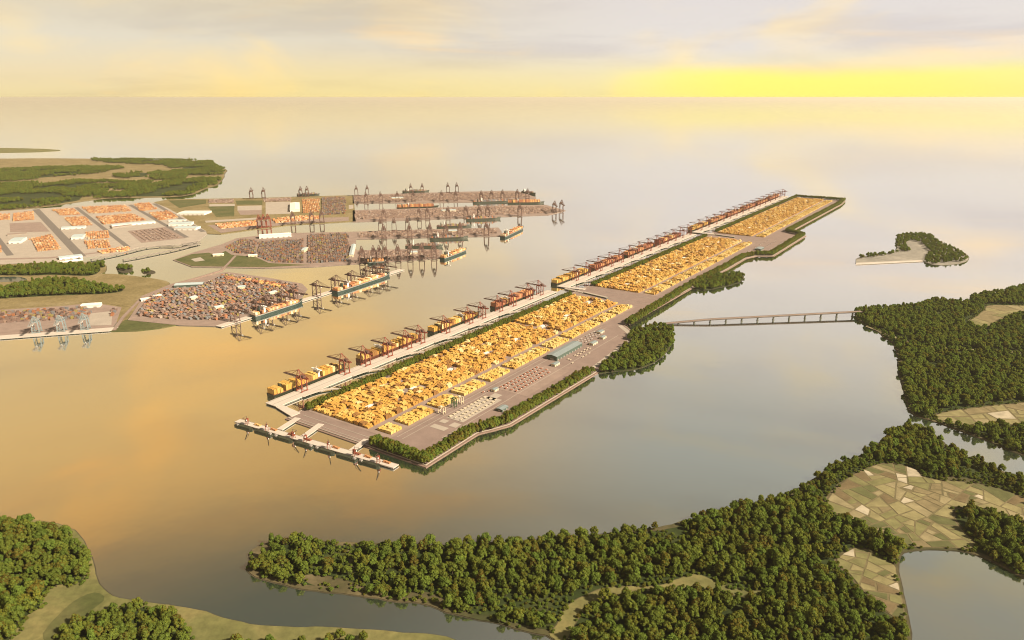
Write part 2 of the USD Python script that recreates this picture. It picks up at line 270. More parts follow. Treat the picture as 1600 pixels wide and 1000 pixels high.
M['white'] = plain('white_paint', (0.581, 0.558, 0.535), 0.5, var=0.05, scale=0.1)
M['cream'] = plain('cream_paint', (0.528, 0.464, 0.336), 0.5, var=0.06, scale=0.1)
M['palebox'] = plain('pale_box_paint', (0.34, 0.29, 0.225), 0.6, var=0.12, scale=0.06)
M['green'] = plain('green_paint', (0.05, 0.085, 0.04), 0.5, var=0.1, scale=0.1)
M['hull_dark'] = plain('hull_dark', (0.024, 0.028, 0.018), 0.45, var=0.2, scale=0.05)
M['hull_red'] = plain('hull_red', (0.085, 0.032, 0.02), 0.45, var=0.2, scale=0.05)
M['hull_teal'] = plain('hull_teal', (0.012, 0.0252, 0.0216), 0.45, var=0.2, scale=0.05)
M['hull_pale'] = plain('hull_pale', (0.171, 0.171, 0.156), 0.45, var=0.1, scale=0.05)
M['shipdeck'] = plain('ship_deck', (0.20, 0.075, 0.045), 0.7, var=0.2, scale=0.1)
M['blueroof'] = plain('blue_roof', (0.155, 0.184, 0.196), 0.5, var=0.07, scale=0.06)
M['skyroof'] = plain('pale_blue_roof', (0.315, 0.375, 0.405), 0.5, var=0.07, scale=0.06)
M['tealwall'] = plain('teal_wall', (0.05, 0.075, 0.065), 0.7, var=0.1, scale=0.1)
M['glass'] = mat('dark_glass', {'p': ('principled_bsdf', {'base_color': (0.03, 0.04, 0.045), 'roughness': 0.12})}, [], surface='p.BSDF')
M['tyre'] = plain('tyre_rubber', (0.02, 0.02, 0.02), 0.9)
# ---------------------------------------------------------------- the setting: water and land
def chaikin(pts, n=2):
    p = np.asarray(pts, float)
    for _ in range(n):
        q = np.roll(p, -1, 0); p = np.stack([0.75 * p + 0.25 * q, 0.25 * p + 0.75 * q], 1).reshape(-1, 2)
    return p
def shore(pts, amp=7.0, cell=70.0, smooth=1, seed=0, z=2.0):
    """A natural outline through photo pixels: rounded, then roughened by noise in metres."""
    import meshkit
    poly = Polygon(chaikin(PP(pts, z), smooth)).buffer(0)
    out = []
    for g in (poly.geoms if hasattr(poly, 'geoms') else [poly]):
        n = max(24, min(900, int(g.length / (cell * 0.3))))
        q = np.array([g.exterior.interpolate(i / n, normalized=True).coords[0] for i in range(n)])
        a = meshkit.fbm(np.c_[q / cell, np.zeros(n)], 3, seed) - 0.5; b = meshkit.fbm(np.c_[q / cell, np.full(n, 9.0)], 3, seed + 5) - 0.5
        out.append(Polygon(q + 2 * amp * np.stack([a, b], 1)).buffer(0))
    return unary_union(out)

R_SEA = 8.0e5
wa = MB()
th = np.arange(96) / 96 * 2 * math.pi
rings = [0, 1500, 4000, 9000, 20000, 60000, 2e5, R_SEA]
vs = [[0, 0, 0]]; fs = []
for r in rings[1:]: vs += [[r * math.cos(t), r * math.sin(t), 0] for t in th]
for i in range(96): fs.append([0, 1 + i, 1 + (i + 1) % 96])
for k in range(len(rings) - 2):
    a, b = 1 + k * 96, 1 + (k + 1) * 96
    for i in range(96):
        j = (i + 1) % 96; fs += [[a + i, b + i, b + j], [a + i, b + j, a + j]]
wa.add(vs, fs); tag(wa.build('sea_water', M['water']), kind='structure')

def land(name, poly, m, top=2.0, bank=M['mud'], bankw=2.5):
    """Ground with a low mud bank all round it."""
    if bank is not None:
        b = MB(); b.prism(poly.buffer(bankw), -2.0, 0.7); tag(b.build('mud_bank', bank), kind='structure')
    g = MB(); g.prism(poly, -1.5, top); o = g.build(name, m); tag(o, kind='structure'); return o
def sheet(name, poly, z, m, parent=None):
    g = MB(); g.flat(poly, z); o = g.build(name, m, parent)
    if parent is None: tag(o, kind='structure')
    return o

# lower right: wooded land with the fields and the pond
pond_px = [(1402, 885), (1405, 868), (1417, 860), (1460, 857), (1512, 861), (1560, 880), (1600, 904), (1660, 930), (1720, 1010), (1640, 1090), (1440, 1090), (1425, 1010), (1418, 955), (1408, 915)]
pond = shore(pond_px, 4, 60, 2, 3)
main_px = [(386, 870), (398, 852), (440, 842), (520, 846), (600, 848), (700, 850), (800, 846), (900, 838), (1000, 828), (1080, 812), (1150, 795), (1220, 775), (1270, 752), (1305, 728), (1362, 702), (1382, 682), (1408, 671), (1440, 668), (1462, 680), (1482, 700), (1506, 713), (1553, 730), (1600, 748), (1700, 790), (1850, 870), (1850, 1120), (880, 1120), (868, 1010), (860, 996), (820, 988), (770, 974), (720, 958), (660, 945), (600, 936), (520, 926), (440, 916), (396, 900)]
main_poly = shore(main_px, 11, 70, 1, 1).difference(pond)
land('delta_land', main_poly, M['delta'])
# lower left
left_px = [(-160, 800), (-60, 806), (0, 812), (60, 812), (105, 822), (130, 842), (143, 870), (150, 905), (175, 930), (192, 937), (262, 946), (300, 950), (350, 966), (400, 974), (442, 979), (520, 980), (594, 983), (690, 991), (728, 1004), (760, 1120), (-160, 1120)]
left_poly = shore(left_px, 8, 80, 1, 2)
land('delta_land', left_poly, M['meadow'])
# right bank
right_px = [(1333, 492), (1345, 484), (1400, 480), (1440, 478), (1452, 470), (1508, 474), (1520, 464), (1560, 458), (1600, 449), (1720, 430), (1900, 470), (1900, 700), (1720, 740), (1600, 712), (1546, 690), (1499, 673), (1452, 656), (1422, 648), (1416, 630), (1410, 601), (1403, 572), (1402, 545), (1382, 525), (1357, 510)]
right_poly = shore(right_px, 11, 80, 1, 4)
land('delta_land', right_poly, M['delta'])
# small wooded island with its sand spit
isle_px = [(1336, 411), (1339, 402), (1370, 397), (1402, 394), (1400, 374), (1404, 366), (1440, 365), (1462, 369), (1470, 380), (1496, 388), (1515, 400), (1513, 408), (1495, 413), (1460, 415), (1442, 408), (1410, 409), (1370, 411), (1340, 414)]
isle_poly = shore(isle_px, 6, 120, 1, 5)
land('small_island', isle_poly, M['greysand'])
t = thing('landing_quay', 'pale grey landing quay along the sand spit of the small island', 'quay')
d = MB(); d.prism(Polygon(PP([(1337, 413.6), (1442, 408.6), (1442, 406.4), (1338, 410.8)], 3)), 2.0, 4.2); d.build('deck', M['deck'], t)
d = MB(); d.prism(Polygon(PP([(1338, 413.2), (1441, 408.3), (1441, 407.4), (1338, 412.2)], 3)), -2.0, 2.0); d.build('wall', M['darkconc'], t)
# left shore, far away
far_px = [(-260, 250), (-60, 247), (0, 248), (60, 247), (150, 248), (240, 250), (330, 251), (340, 259), (355, 266), (350, 273), (345, 287), (322, 295), (297, 306), (240, 309), (172, 309), (142, 313), (58, 325), (0, 330), (-260, 350)]
far_poly = shore(far_px, 18, 300, 1, 6)
land('far_land', far_poly, M['drygrass'], bankw=8)
bar_poly = shore([(-200, 233), (-60, 231), (0, 231), (60, 232), (106, 235), (60, 238), (0, 239), (-200, 241)], 15, 400, 1, 7)
land('far_land', bar_poly, M['meadow'], bank=None, top=1.6)
midl_px = [(-200, 420), (0, 414), (60, 410), (150, 410), (166, 412), (168, 424), (150, 428), (182, 428), (235, 434), (272, 441), (245, 452), (225, 462), (200, 498), (186, 505), (-200, 500)]
midl_poly = shore(midl_px, 8, 160, 1, 8)
land('left_land', midl_poly, M['drygrass'], top=2.4)
for k, q in enumerate([[(180, 416), (190, 413), (206, 415), (208, 423), (196, 427), (184, 424)], [(221, 425), (226, 420), (243, 423), (242, 428), (224, 428)]]):
    land('mangrove_islet', shore(q, 3, 60, 1, 20 + k), M['mud'], bank=None, top=1.2)

# clearings, paths and fields
sheet('dark_pool', shore([(-20, 434), (0, 433), (30, 432), (43, 436), (40, 440), (0, 441), (-20, 441)], 3, 80, 1, 31), 2.8, M['glass'])
mead = shore([(-60, 1010), (20, 1010), (45, 975), (75, 942), (140, 920), (190, 940), (280, 952), (350, 968), (430, 982), (500, 984), (600, 986), (680, 994), (720, 1010), (720, 1060), (-60, 1060)], 4, 60, 1, 32).intersection(left_poly.buffer(-6))
streak = shore([(60, 1000), (85, 965), (120, 935), (150, 922), (168, 935), (140, 955), (110, 985), (95, 1010)], 4, 60, 1, 33).intersection(left_poly.buffer(-3))
sheet('meadow_streak', streak, 2.7, M['grass'])
trail = shore([(850, 996), (868, 970), (884, 942), (910, 928), (945, 915), (1000, 912), (1030, 914), (1055, 902), (1085, 892), (1110, 902), (1145, 918), (1200, 922), (1212, 930), (1170, 938), (1120, 926), (1085, 920), (1060, 922), (1010, 926), (950, 932), (925, 945), (905, 970), (893, 1000), (880, 1012)], 5, 50, 1, 34).buffer(-6)
sheet('sand_trail', trail.intersection(main_poly.buffer(-2)), 2.7, M['meadow'])

def parcels(poly, size, seed):
    """Splits a polygon into irregular field plots by repeated cuts."""
    r = random.Random(seed); out = []
    def cut(p, depth):
        if p.is_empty: return
        rect = p.minimum_rotated_rectangle
        c = np.array(rect.exterior.coords); e0, e1 = c[1] - c[0], c[2] - c[1]
        L, S = (e0, e1) if np.linalg.norm(e0) >= np.linalg.norm(e1) else (e1, e0)
        lim = size * r.uniform(0.6, 1.7)
        if p.area < lim * lim or depth > 9: out.append(p); return
        d = L / np.linalg.norm(L); ang = r.uniform(-0.45, 0.45); d = np.array([d[0] * math.cos(ang) - d[1] * math.sin(ang), d[0] * math.sin(ang) + d[1] * math.cos(ang)])
        n = np.array([-d[1], d[0]]); ctr = np.array(p.centroid.coords[0]) + d * np.linalg.norm(L) * r.uniform(-0.14, 0.14); B = 9000.0
        half = Polygon([ctr + n * B, ctr - n * B, ctr - n * B - d * B, ctr + n * B - d * B])
        for q in (p.intersection(half), p.difference(half)):
            for g in (q.geoms if hasattr(q, 'geoms') else [q]):
                if g.geom_type == 'Polygon' and g.area > 30: cut(g, depth + 1)
    cut(poly, 0)
    return out
def farmland(px, size, seed, base, inset=4.0, weights=(5, 5, 3, 3, 4, 2, 3)):
    poly = shore(px, 4, 60, 1, seed).intersection(base.buffer(-5))
    o = sheet('farm_tracks', poly, 2.7, M['farm'])
    r = random.Random(seed)
    for q in parcels(poly, size, seed):
        q = q.buffer(-inset * r.uniform(0.5, 1.2), join_style=2)
        if q.is_empty or q.area < 200: continue
        i = r.choices(range(7), weights)[0]
        b = MB(); z = 2.9 + r.uniform(0, 0.5); b.prism(q, 2.5, z)
        b.build('field_plot', M[f'plot{i}'], o)
    return poly
farms = [farmland([(1283, 792), (1300, 768), (1320, 750), (1345, 735), (1385, 722), (1430, 731), (1445, 749), (1500, 752), (1568, 764), (1620, 786), (1620, 822), (1560, 800), (1500, 790), (1485, 800), (1500, 825), (1528, 853), (1520, 859), (1470, 855), (1420, 857), (1395, 845), (1370, 830), (1330, 812)], 40, 41, main_poly, 2.6),
    farmland([(1300, 878), (1330, 858), (1352, 856), (1372, 872), (1400, 882), (1404, 915), (1412, 940), (1418, 972), (1400, 968), (1375, 950), (1345, 920), (1325, 895)], 33, 42, main_poly, 2.4),
    farmland([(1452, 652), (1480, 643), (1545, 634), (1620, 628), (1720, 630), (1720, 660), (1620, 668), (1560, 662), (1500, 668)], 56, 43, right_poly, 4, (6, 4, 3, 0, 1, 2, 2)),
    farmland([(1505, 506), (1538, 486), (1542, 476), (1610, 478), (1640, 484), (1590, 490), (1560, 505), (1538, 513)], 95, 44, right_poly, 4, (6, 3, 5, 0, 0, 2, 2))]
road_px = [(1357, 511), (1380, 520), (1405, 531), (1440, 541), (1470, 545), (1527, 548), (1600, 552), (1680, 556)]
rp = LineString(chaikin(PP(road_px), 2)[:-4]).buffer(14)
sheet('earth_road', LineString(PP(road_px)).buffer(13), 2.8, M['track'])
# ---------------------------------------------------------------- trees
def tree_parts(seed, slim=False):
    """A tree one unit tall: trunk with limbs, and a crown of leaf-sized faces in clumps."""
    r = np.random.default_rng(seed)
    t = MB(); t.cyl((0, 0, -0.05), (0.01, 0.0, 0.34), 0.035, 0.022, 7)
    n = 12 if not slim else 9
    ctr = []
    for k in range(n):
        a = k * 2.399 + r.uniform(-0.4, 0.4); q = (k + 0.5) / n
        if slim: c = np.array([0.13 * math.cos(a) * (1.1 - q), 0.13 * math.sin(a) * (1.1 - q), 0.22 + 0.66 * q])
        else:
            rad = 0.33 * math.sqrt(1 - q * 0.85) * r.uniform(0.75, 1.12)
            c = np.array([rad * math.cos(a), rad * math.sin(a), 0.36 + 0.46 * q + r.uniform(-0.05, 0.05)])
        ctr.append((c, r.uniform(0.125, 0.19) * (1.0 if not slim else 0.95)))
    for c, rad in ctr[::2]:
        t.cyl((0.005, 0, 0.24), c * [0.8, 0.8, 0.92], 0.016, 0.006, 5)
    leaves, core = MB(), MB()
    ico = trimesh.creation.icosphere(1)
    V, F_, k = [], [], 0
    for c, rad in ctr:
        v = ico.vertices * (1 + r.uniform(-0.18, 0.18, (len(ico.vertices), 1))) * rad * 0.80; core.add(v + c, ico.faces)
        m = 64
        d = r.normal(size=(m, 3)); d /= np.linalg.norm(d, axis=1)[:, None]; d[:, 2] = np.where(d[:, 2] < -0.5, -d[:, 2], d[:, 2])
        p = c + d * rad * r.uniform(0.72, 1.16, (m, 1)); s = r.uniform(0.028, 0.056, (m, 1))
        nn = d * 0.9 + r.normal(size=(m, 3)) * 0.5; nn /= np.linalg.norm(nn, axis=1)[:, None]
        a = np.cross(nn, r.normal(size=(m, 3))); a /= np.linalg.norm(a, axis=1)[:, None]; b = np.cross(nn, a)
        q = np.stack([p - a * s, p - b * s * 0.7, p + a * s, p + b * s * 0.7], 1).reshape(-1, 3)
        i = np.arange(m)[:, None] * 4 + k; V.append(q); F_.append(np.hstack([i, i + 1, i + 2, i + 3])); k += 4 * m
    leaves.add(np.vstack(V), np.vstack(F_))
    return t, leaves, core
KINDS = []
for nm, slim, seed0 in (('broad', False, 100), ('slim', True, 200)):
    for ci, col in enumerate(('green', 'olive', 'rust')):
        for s in range(2):
            t, l, c = tree_parts(seed0 + ci * 10 + s, slim)
            mdl = model(f'{nm}_{col}_tree_{"ab"[s]}')
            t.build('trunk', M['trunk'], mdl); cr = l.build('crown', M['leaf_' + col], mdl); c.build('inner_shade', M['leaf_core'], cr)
            KINDS.append((nm, col, mdl))
BROAD = [k for k in range(12) if KINDS[k][0] == 'broad']; SLIM = [k for k in range(12) if KINDS[k][0] == 'slim']
MODELS = [k[2] for k in KINDS]

def scatter(poly, gap, seed, jitter=0.42):
    r = np.random.default_rng(seed); x0, y0, x1, y1 = poly.bounds
    gx, gy = np.meshgrid(np.arange(x0, x1, gap), np.arange(y0, y1, gap * 0.87)); gx[1::2] += gap / 2
    p = np.stack([gx.ravel(), gy.ravel()], 1); p += r.uniform(-jitter, jitter, p.shape) * gap
    return p[contains_xy(poly, p[:, 0], p[:, 1])]
def project(p, z=0.0):
    p = np.asarray(p, float); dz = z - CAM_H
    fw = p[:, 1] * math.cos(PITCH) - dz * math.sin(PITCH); dn = -(dz * math.cos(PITCH) + p[:, 1] * math.sin(PITCH))
    return np.stack([800 + FOC * p[:, 0] / fw, 500 + FOC * dn / fw], 1)
def in_view(p, z=0.0, mx=40, top=0):
    q = project(p, z); return (q[:, 0] > -mx) & (q[:, 0] < 1600 + mx) & (q[:, 1] > -top) & (q[:, 1] < 1000 + mx)
def grove(poly, gap, size, seed, mix=(0.54, 0.33, 0.13), kinds=BROAD, base=2.0, clear=0.0, cell=4.2):
    """Trees for one wood: positions, heights, turns and kinds. A slow noise leaves small gaps and groups the sizes."""
    import meshkit
    r = np.random.default_rng(seed); p = scatter(poly, gap, seed)
    nz = meshkit.fbm(np.c_[p / (gap * cell), np.zeros(len(p))], 2, seed)
    keep = nz > clear; p, nz = p[keep], nz[keep]
    s = size[0] + (size[1] - size[0]) * np.clip(0.55 * r.random(len(p)) + 0.9 * (nz - 0.25), 0, 1)
    col = r.choice(3, len(p), p=mix); sh = r.integers(0, 2, len(p))
    idx = np.array([kinds[c * 2 + h] for c, h in zip(col, sh)], int) if len(p) else np.zeros(0, int)
    if kinds is BROAD and size[1] > 20:      # a few slender trees stand above the rounded crowns
        tall = r.random(len(p)) < 0.10; idx[tall] = idx[tall] + 6; s = np.where(tall, s * 1.18, s)
    sc = np.stack([s * r.uniform(0.92, 1.18, len(p)), s * r.uniform(0.92, 1.18, len(p)), s], 1)
    return dict(p=p, s=sc, rot=r.uniform(0, 6.283, len(p)), idx=idx, base=base)
def subset(g, m): return {k: (v[m] if isinstance(v, np.ndarray) else v) for k, v in g.items()}
def plant_stuff(name, g, label, cat='forest'):
    m = in_view(g['p'], 0, 160); g = subset(g, m)
    if not len(g['p']): return
    ks = sorted(set(g['idx'].tolist())); rem = {k: i for i, k in enumerate(ks)}
    instancer(name, [MODELS[k] for k in ks], np.c_[g['p'], np.full(len(g['p']), g['base'] - 0.3)], g['rot'], g['s'], [rem[k] for k in g['idx']], label, cat)
LOOK = {'green': 'mid green', 'olive': 'yellowish olive', 'rust': 'rust tinged'}
def plant_each(name, g, where, group, form='rounded', poly=None):
    lo, hi = np.quantile(g['s'][:, 2], (0.3, 0.72)) if len(g['p']) else (0, 0)
    for p, s, a, k in zip(g['p'], g['s'], g['rot'], g['idx']):
        col = KINDS[k][1]; size = 'low' if s[2] < lo else 'tall' if s[2] > hi else 'middling'
        edge = '' if poly is None else ' inside' if poly.boundary.distance(Point(p)) > 32 else ' on the rim of'
        copy(name, MODELS[k], f'{size} {LOOK[col]} {form if KINDS[k][0] == "broad" or form != "rounded" else "slender"} tree{edge} {where}', 'tree', (p[0], p[1], g['base'] - 0.3), a, f'{size} {LOOK[col]} trees{edge or " of"} {group}', scale=s)

trail_b, farm_b = trail.buffer(10), unary_union(farms).buffer(16)
main_wood = main_poly.buffer(-6).difference(trail_b).difference(farm_b)
strand = unary_union([shore(q, 4, 50, 1, 60 + i) for i, q in enumerate([[(465, 900), (500, 893), (545, 905), (590, 925), (540, 925), (480, 915)], [(620, 922), (660, 922), (720, 938), (700, 948), (640, 940)], [(380, 868), (400, 850), (425, 846), (425, 862), (400, 876)], [(540, 860), (548, 852), (556, 880), (560, 905), (548, 905)], [(1450, 745), (1500, 742), (1560, 758), (1500, 756)]])])
main_wood = main_wood.difference(strand)
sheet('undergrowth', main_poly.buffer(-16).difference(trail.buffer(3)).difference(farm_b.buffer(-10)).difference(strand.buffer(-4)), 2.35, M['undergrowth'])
g_main = grove(main_wood, 25.0, (15, 40), 301, clear=0.26)
woodA = shore([(-160, 800), (0, 818), (60, 822), (100, 832), (125, 850), (136, 872), (140, 898), (125, 915), (90, 915), (60, 930), (70, 950), (45, 960), (30, 985), (12, 1010), (-160, 1100)], 4, 60, 1, 71).intersection(left_poly.buffer(-8))
woodB = shore([(86, 1010), (95, 985), (120, 972), (160, 962), (185, 950), (205, 944), (240, 948), (268, 962), (292, 985), (296, 1010), (290, 1040), (80, 1040)], 4, 60, 1, 72).intersection(left_poly.buffer(-8))
woodC = shore([(352, 1008), (372, 1000), (440, 1004), (490, 1003), (520, 996), (562, 994), (595, 1012), (560, 1040), (360, 1040)], 4, 60, 1, 73)
lone = [(145, 965), (58, 945)]
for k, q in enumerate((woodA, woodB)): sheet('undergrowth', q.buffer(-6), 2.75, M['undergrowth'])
g_a, g_b, g_c = grove(woodA, 23.5, (16, 38), 302, (0.52, 0.3, 0.18), clear=0.15), grove(woodB, 23.5, (16, 37), 303, (0.58, 0.3, 0.12), clear=0.15), grove(woodC, 27, (18, 30), 304, (0.45, 0.35, 0.2))
# the 300 trees that show largest, each one a thing; the rest of each wood as one mass
def near_split(g, limit):
    d = np.hypot(g['p'][:, 0], g['p'][:, 1]); v = in_view(g['p'], 18.0, 8); m = v & (d < limit)
    return subset(g, m), subset(g, ~m)
a1, a2 = near_split(g_a, 1e9); b1, b2 = near_split(g_b, 1e9); c1, c2 = near_split(g_c, 1e9)
left_n = sum(len(x['p']) for x in (a1, b1, c1))
dm = np.sort(np.hypot(g_main['p'][:, 0], g_main['p'][:, 1])[in_view(g_main['p'], 18.0, 8)])
m1, m2 = near_split(g_main, dm[max(0, min(len(dm) - 1, 298 - left_n))])
plant_each('broadleaf_tree', a1, 'the wood on the left edge', 'the wood on the left edge', poly=woodA)
plant_each('broadleaf_tree', b1, 'the round clump on the meadow', 'the meadow clump', poly=woodB)
plant_each('broadleaf_tree', c1, 'in the row along the bottom edge of the meadow', 'the bottom meadow row')
plant_each('broadleaf_tree', m1, 'the near wood below the sand trail', 'the wood below the sand trail', poly=main_wood)
for k, (x, y) in enumerate(lone):
    q = P(x, y); copy('broadleaf_tree', MODELS[BROAD[2 * k]], ['small lone tree standing on the pale meadow above the round clump', 'lone olive tree at the meadow edge of the left wood'][k], 'tree', (q[0], q[1], 2), k, scale=(16, 16, 17))
plant_stuff('wooded_land', m2, 'dense wood of rounded trees covering the large lower right land')
for x, w in ((a2, 'left wood beyond'), (b2, 'meadow clump'), (c2, 'meadow row')):
    pass
g_right = grove(right_poly.buffer(-5).difference(unary_union(farms[2:]).buffer(15)).difference(LineString(PP(road_px)).buffer(24)), 27, (24, 38), 305, (0.72, 0.22, 0.06), clear=0.12)
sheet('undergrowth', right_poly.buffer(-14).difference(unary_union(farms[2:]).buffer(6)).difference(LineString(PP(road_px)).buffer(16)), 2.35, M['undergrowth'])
plant_stuff('wooded_bank', g_right, 'dense dark green wood on the right bank at the end of the bridge')
isle_wood = unary_union([shore(q, 5, 80, 1, 80 + i) for i, q in enumerate([[(1398, 374), (1404, 367), (1440, 366), (1460, 370), (1466, 380), (1494, 390), (1513, 402), (1505, 410), (1480, 410), (1470, 413), (1448, 412), (1444, 404), (1452, 392), (1440, 379), (1420, 375), (1414, 385), (1425, 393), (1412, 394), (1403, 389)], [(1340, 404), (1345, 400), (1375, 397), (1403, 393), (1404, 396), (1380, 400), (1350, 404)]])])
plant_stuff('wooded_island', grove(isle_wood, 29, (20, 31), 306, (0.6, 0.3, 0.1)), 'green wood on the small island with the grey sand spit')
# low bushes that fill the gaps and fray the edges of the woods
def bushes(poly, gap, seed, label, base=2.0):
    g = grove(poly, gap, (5, 11), seed, (0.6, 0.34, 0.06), base=base, clear=0.30, cell=3.0); g['s'][:, :2] *= 1.25
    plant_stuff('bushes', g, label, 'bushes')
bushes(main_poly.buffer(-3).difference(farm_b.buffer(-12)).difference(trail.buffer(-6)).difference(strand.buffer(-14)), 13.0, 331, 'low bushes filling gaps and edges of the lower right woods', 1.8)
bushes(unary_union([woodA, woodB]).buffer(9), 13.0, 332, 'low bushes fringing the two woods at the lower left', 1.8)
bushes(right_poly.buffer(-2).difference(right_poly.buffer(-40)), 15.0, 333, 'low bushes fraying the shore of the right bank', 1.6)
bushes(unary_union(farms).buffer(14).difference(unary_union(farms).buffer(-6)).difference(pond.buffer(4)), 19.0, 334, 'low hedge bushes along the borders of the fields', 2.0)
# far left woods
far_woods = [[(150, 248), (172, 247), (330, 251), (336, 258), (354, 267), (346, 272), (300, 272), (278, 266), (272, 256), (180, 254)], [(-40, 268), (0, 266), (95, 261), (180, 261), (180, 266), (115, 273), (50, 279), (0, 283), (-40, 284)],
    [(-40, 290), (0, 289), (105, 284), (195, 284), (192, 294), (140, 299), (145, 309), (120, 316), (60, 322), (0, 326), (-40, 328)], [(200, 287), (240, 284), (345, 279), (342, 288), (297, 307), (172, 308), (175, 300), (240, 298), (205, 295)],
    [(190, 270), (242, 267), (237, 276), (195, 277)], [(250, 271), (280, 270), (280, 279), (250, 280)]]
far_wood = unary_union([shore([(x, y + 1) for x, y in q], 22, 260, 1, 90 + i) for i, q in enumerate(far_woods)]).intersection(far_poly.buffer(-10))
sheet('far_undergrowth', far_wood.buffer(-90), 2.6, M['undergrowth'])
plant_stuff('far_woods', grove(far_wood.buffer(120).intersection(far_poly.buffer(-10)), 40, (26, 50), 307, (0.45, 0.5, 0.05), clear=0.43, cell=7), 'olive green far woods on the flat land at the upper left')
mid_wood = unary_union([shore(q, 6, 120, 1, 95 + i) for i, q in enumerate([[(-40, 415), (0, 419), (60, 416), (148, 415), (160, 421), (148, 431), (120, 431), (80, 429), (50, 431), (0, 430), (-40, 430)], [(-40, 454), (0, 452), (40, 444), (60, 438), (104, 437), (130, 442), (170, 449), (200, 453), (175, 459), (60, 463), (0, 467), (-40, 468)], [(183, 420), (192, 416), (204, 418), (205, 422), (190, 424)], [(222, 428), (226, 423), (242, 425), (241, 428)], [(152, 412), (165, 413), (165, 418), (152, 418)]])])
sheet('undergrowth', mid_wood.intersection(midl_poly), 2.7, M['undergrowth'])
plant_stuff('left_woods', grove(mid_wood, 30, (24, 38), 308, (0.6, 0.35, 0.05)), 'two dark green wood belts between the grey-blue cranes and the far container yards')
# ---------------------------------------------------------------- the new port: reclaimed ground, quays, trestles, jetty
def wpoly(uv): return Polygon([tuple(W(u, v)) for u, v in uv])
def wbox(u0, u1, v0, v1): return wpoly([(u0, v0), (u1, v0), (u1, v1), (u0, v1)])
outer_uv = [(-40, 175), (-36, 811), (238, 806), (290, 832), (357, 860), (989, 872), (1440, 838), (1551, 776), (1647, 684), (2590, 684), (3197, 700), (3603, 696), (3725, 734), (3790, 836), (4764, 836), (4870, 684), (6932, 706), (7259, 679), (7273, 136), (6000, 140), (4400, 148), (2020, 154), (60, 156)]
island = wpoly(outer_uv)
GZ = 4.0
b = MB(); b.prism(island, -3, GZ); tag(b.build('port_ground', M['pave']), kind='structure')
rim = MB(); rim.prism(island.buffer(9, join_style=2), -3, 2.6); 
sw = thing('seawall', 'pale pinkish stone seawall edging the long container island', 'seawall')
rim.build('stone_slope', M['seawall'], sw)
cope = MB(); cope.prism(island.buffer(0.6, join_style=2).difference(island.buffer(-2.2, join_style=2)), 2.7, GZ + 1.1); cope.build('coping', M['concrete'], sw)

# wharves: deck on piles, kerb along the face
def wharf(u0, u1, label, arm=None):
    t = thing('quay_wharf', label, 'wharf')
    parts = [wbox(u0, u1, 0, 68)]
    if arm is not None: parts.append(wpoly([(arm, 60), (arm + 26, 60), (arm + 26 + 20, 176), (arm + 20 - 6, 176)] if arm > 100 else [(u0 - 2, 60), (u0 + 24, 60), (u0 + 12, 178), (u0 - 28, 178)]))
    d = MB(); d.prism(unary_union(parts), 4.2, 7.0); d.build('deck', M['deck'], t)
    k = MB(); k.prism(wbox(u0, u1, 0.3, 1.6), 7.0, 7.7); k.prism(wbox(u0, u1, 66.5, 67.7), 7.0, 7.7); k.build('kerb', M['concrete'], t)
    rl = MB()
    for v in (6.0, 36.0): rl.prism(wbox(u0 + 4, u1 - 4, v - 0.7, v + 0.7), 7.0, 7.25)
    rl.build('crane_rail', M['road'], t)
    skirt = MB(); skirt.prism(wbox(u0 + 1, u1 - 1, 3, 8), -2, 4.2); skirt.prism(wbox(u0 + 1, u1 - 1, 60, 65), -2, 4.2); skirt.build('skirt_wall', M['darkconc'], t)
    n = int((u1 - u0) / 48)
    for v in (1.4, 67.0):
        for i in range(n):
            u = u0 + 12 + i * (u1 - u0 - 24) / (n - 1); q = W(u, v)
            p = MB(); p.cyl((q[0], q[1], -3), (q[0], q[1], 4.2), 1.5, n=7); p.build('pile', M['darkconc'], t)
    return t
wharf(0, 2025, 'long pale concrete quay nearest the bottom left, with the barge jetty at its near end', 0)
wharf(2139, 4306, 'long pale concrete middle quay behind the row of seven hedgeside ships', 2139)
wharf(4385, 7275, 'farthest long pale concrete quay near the horizon end of the island', 4385)
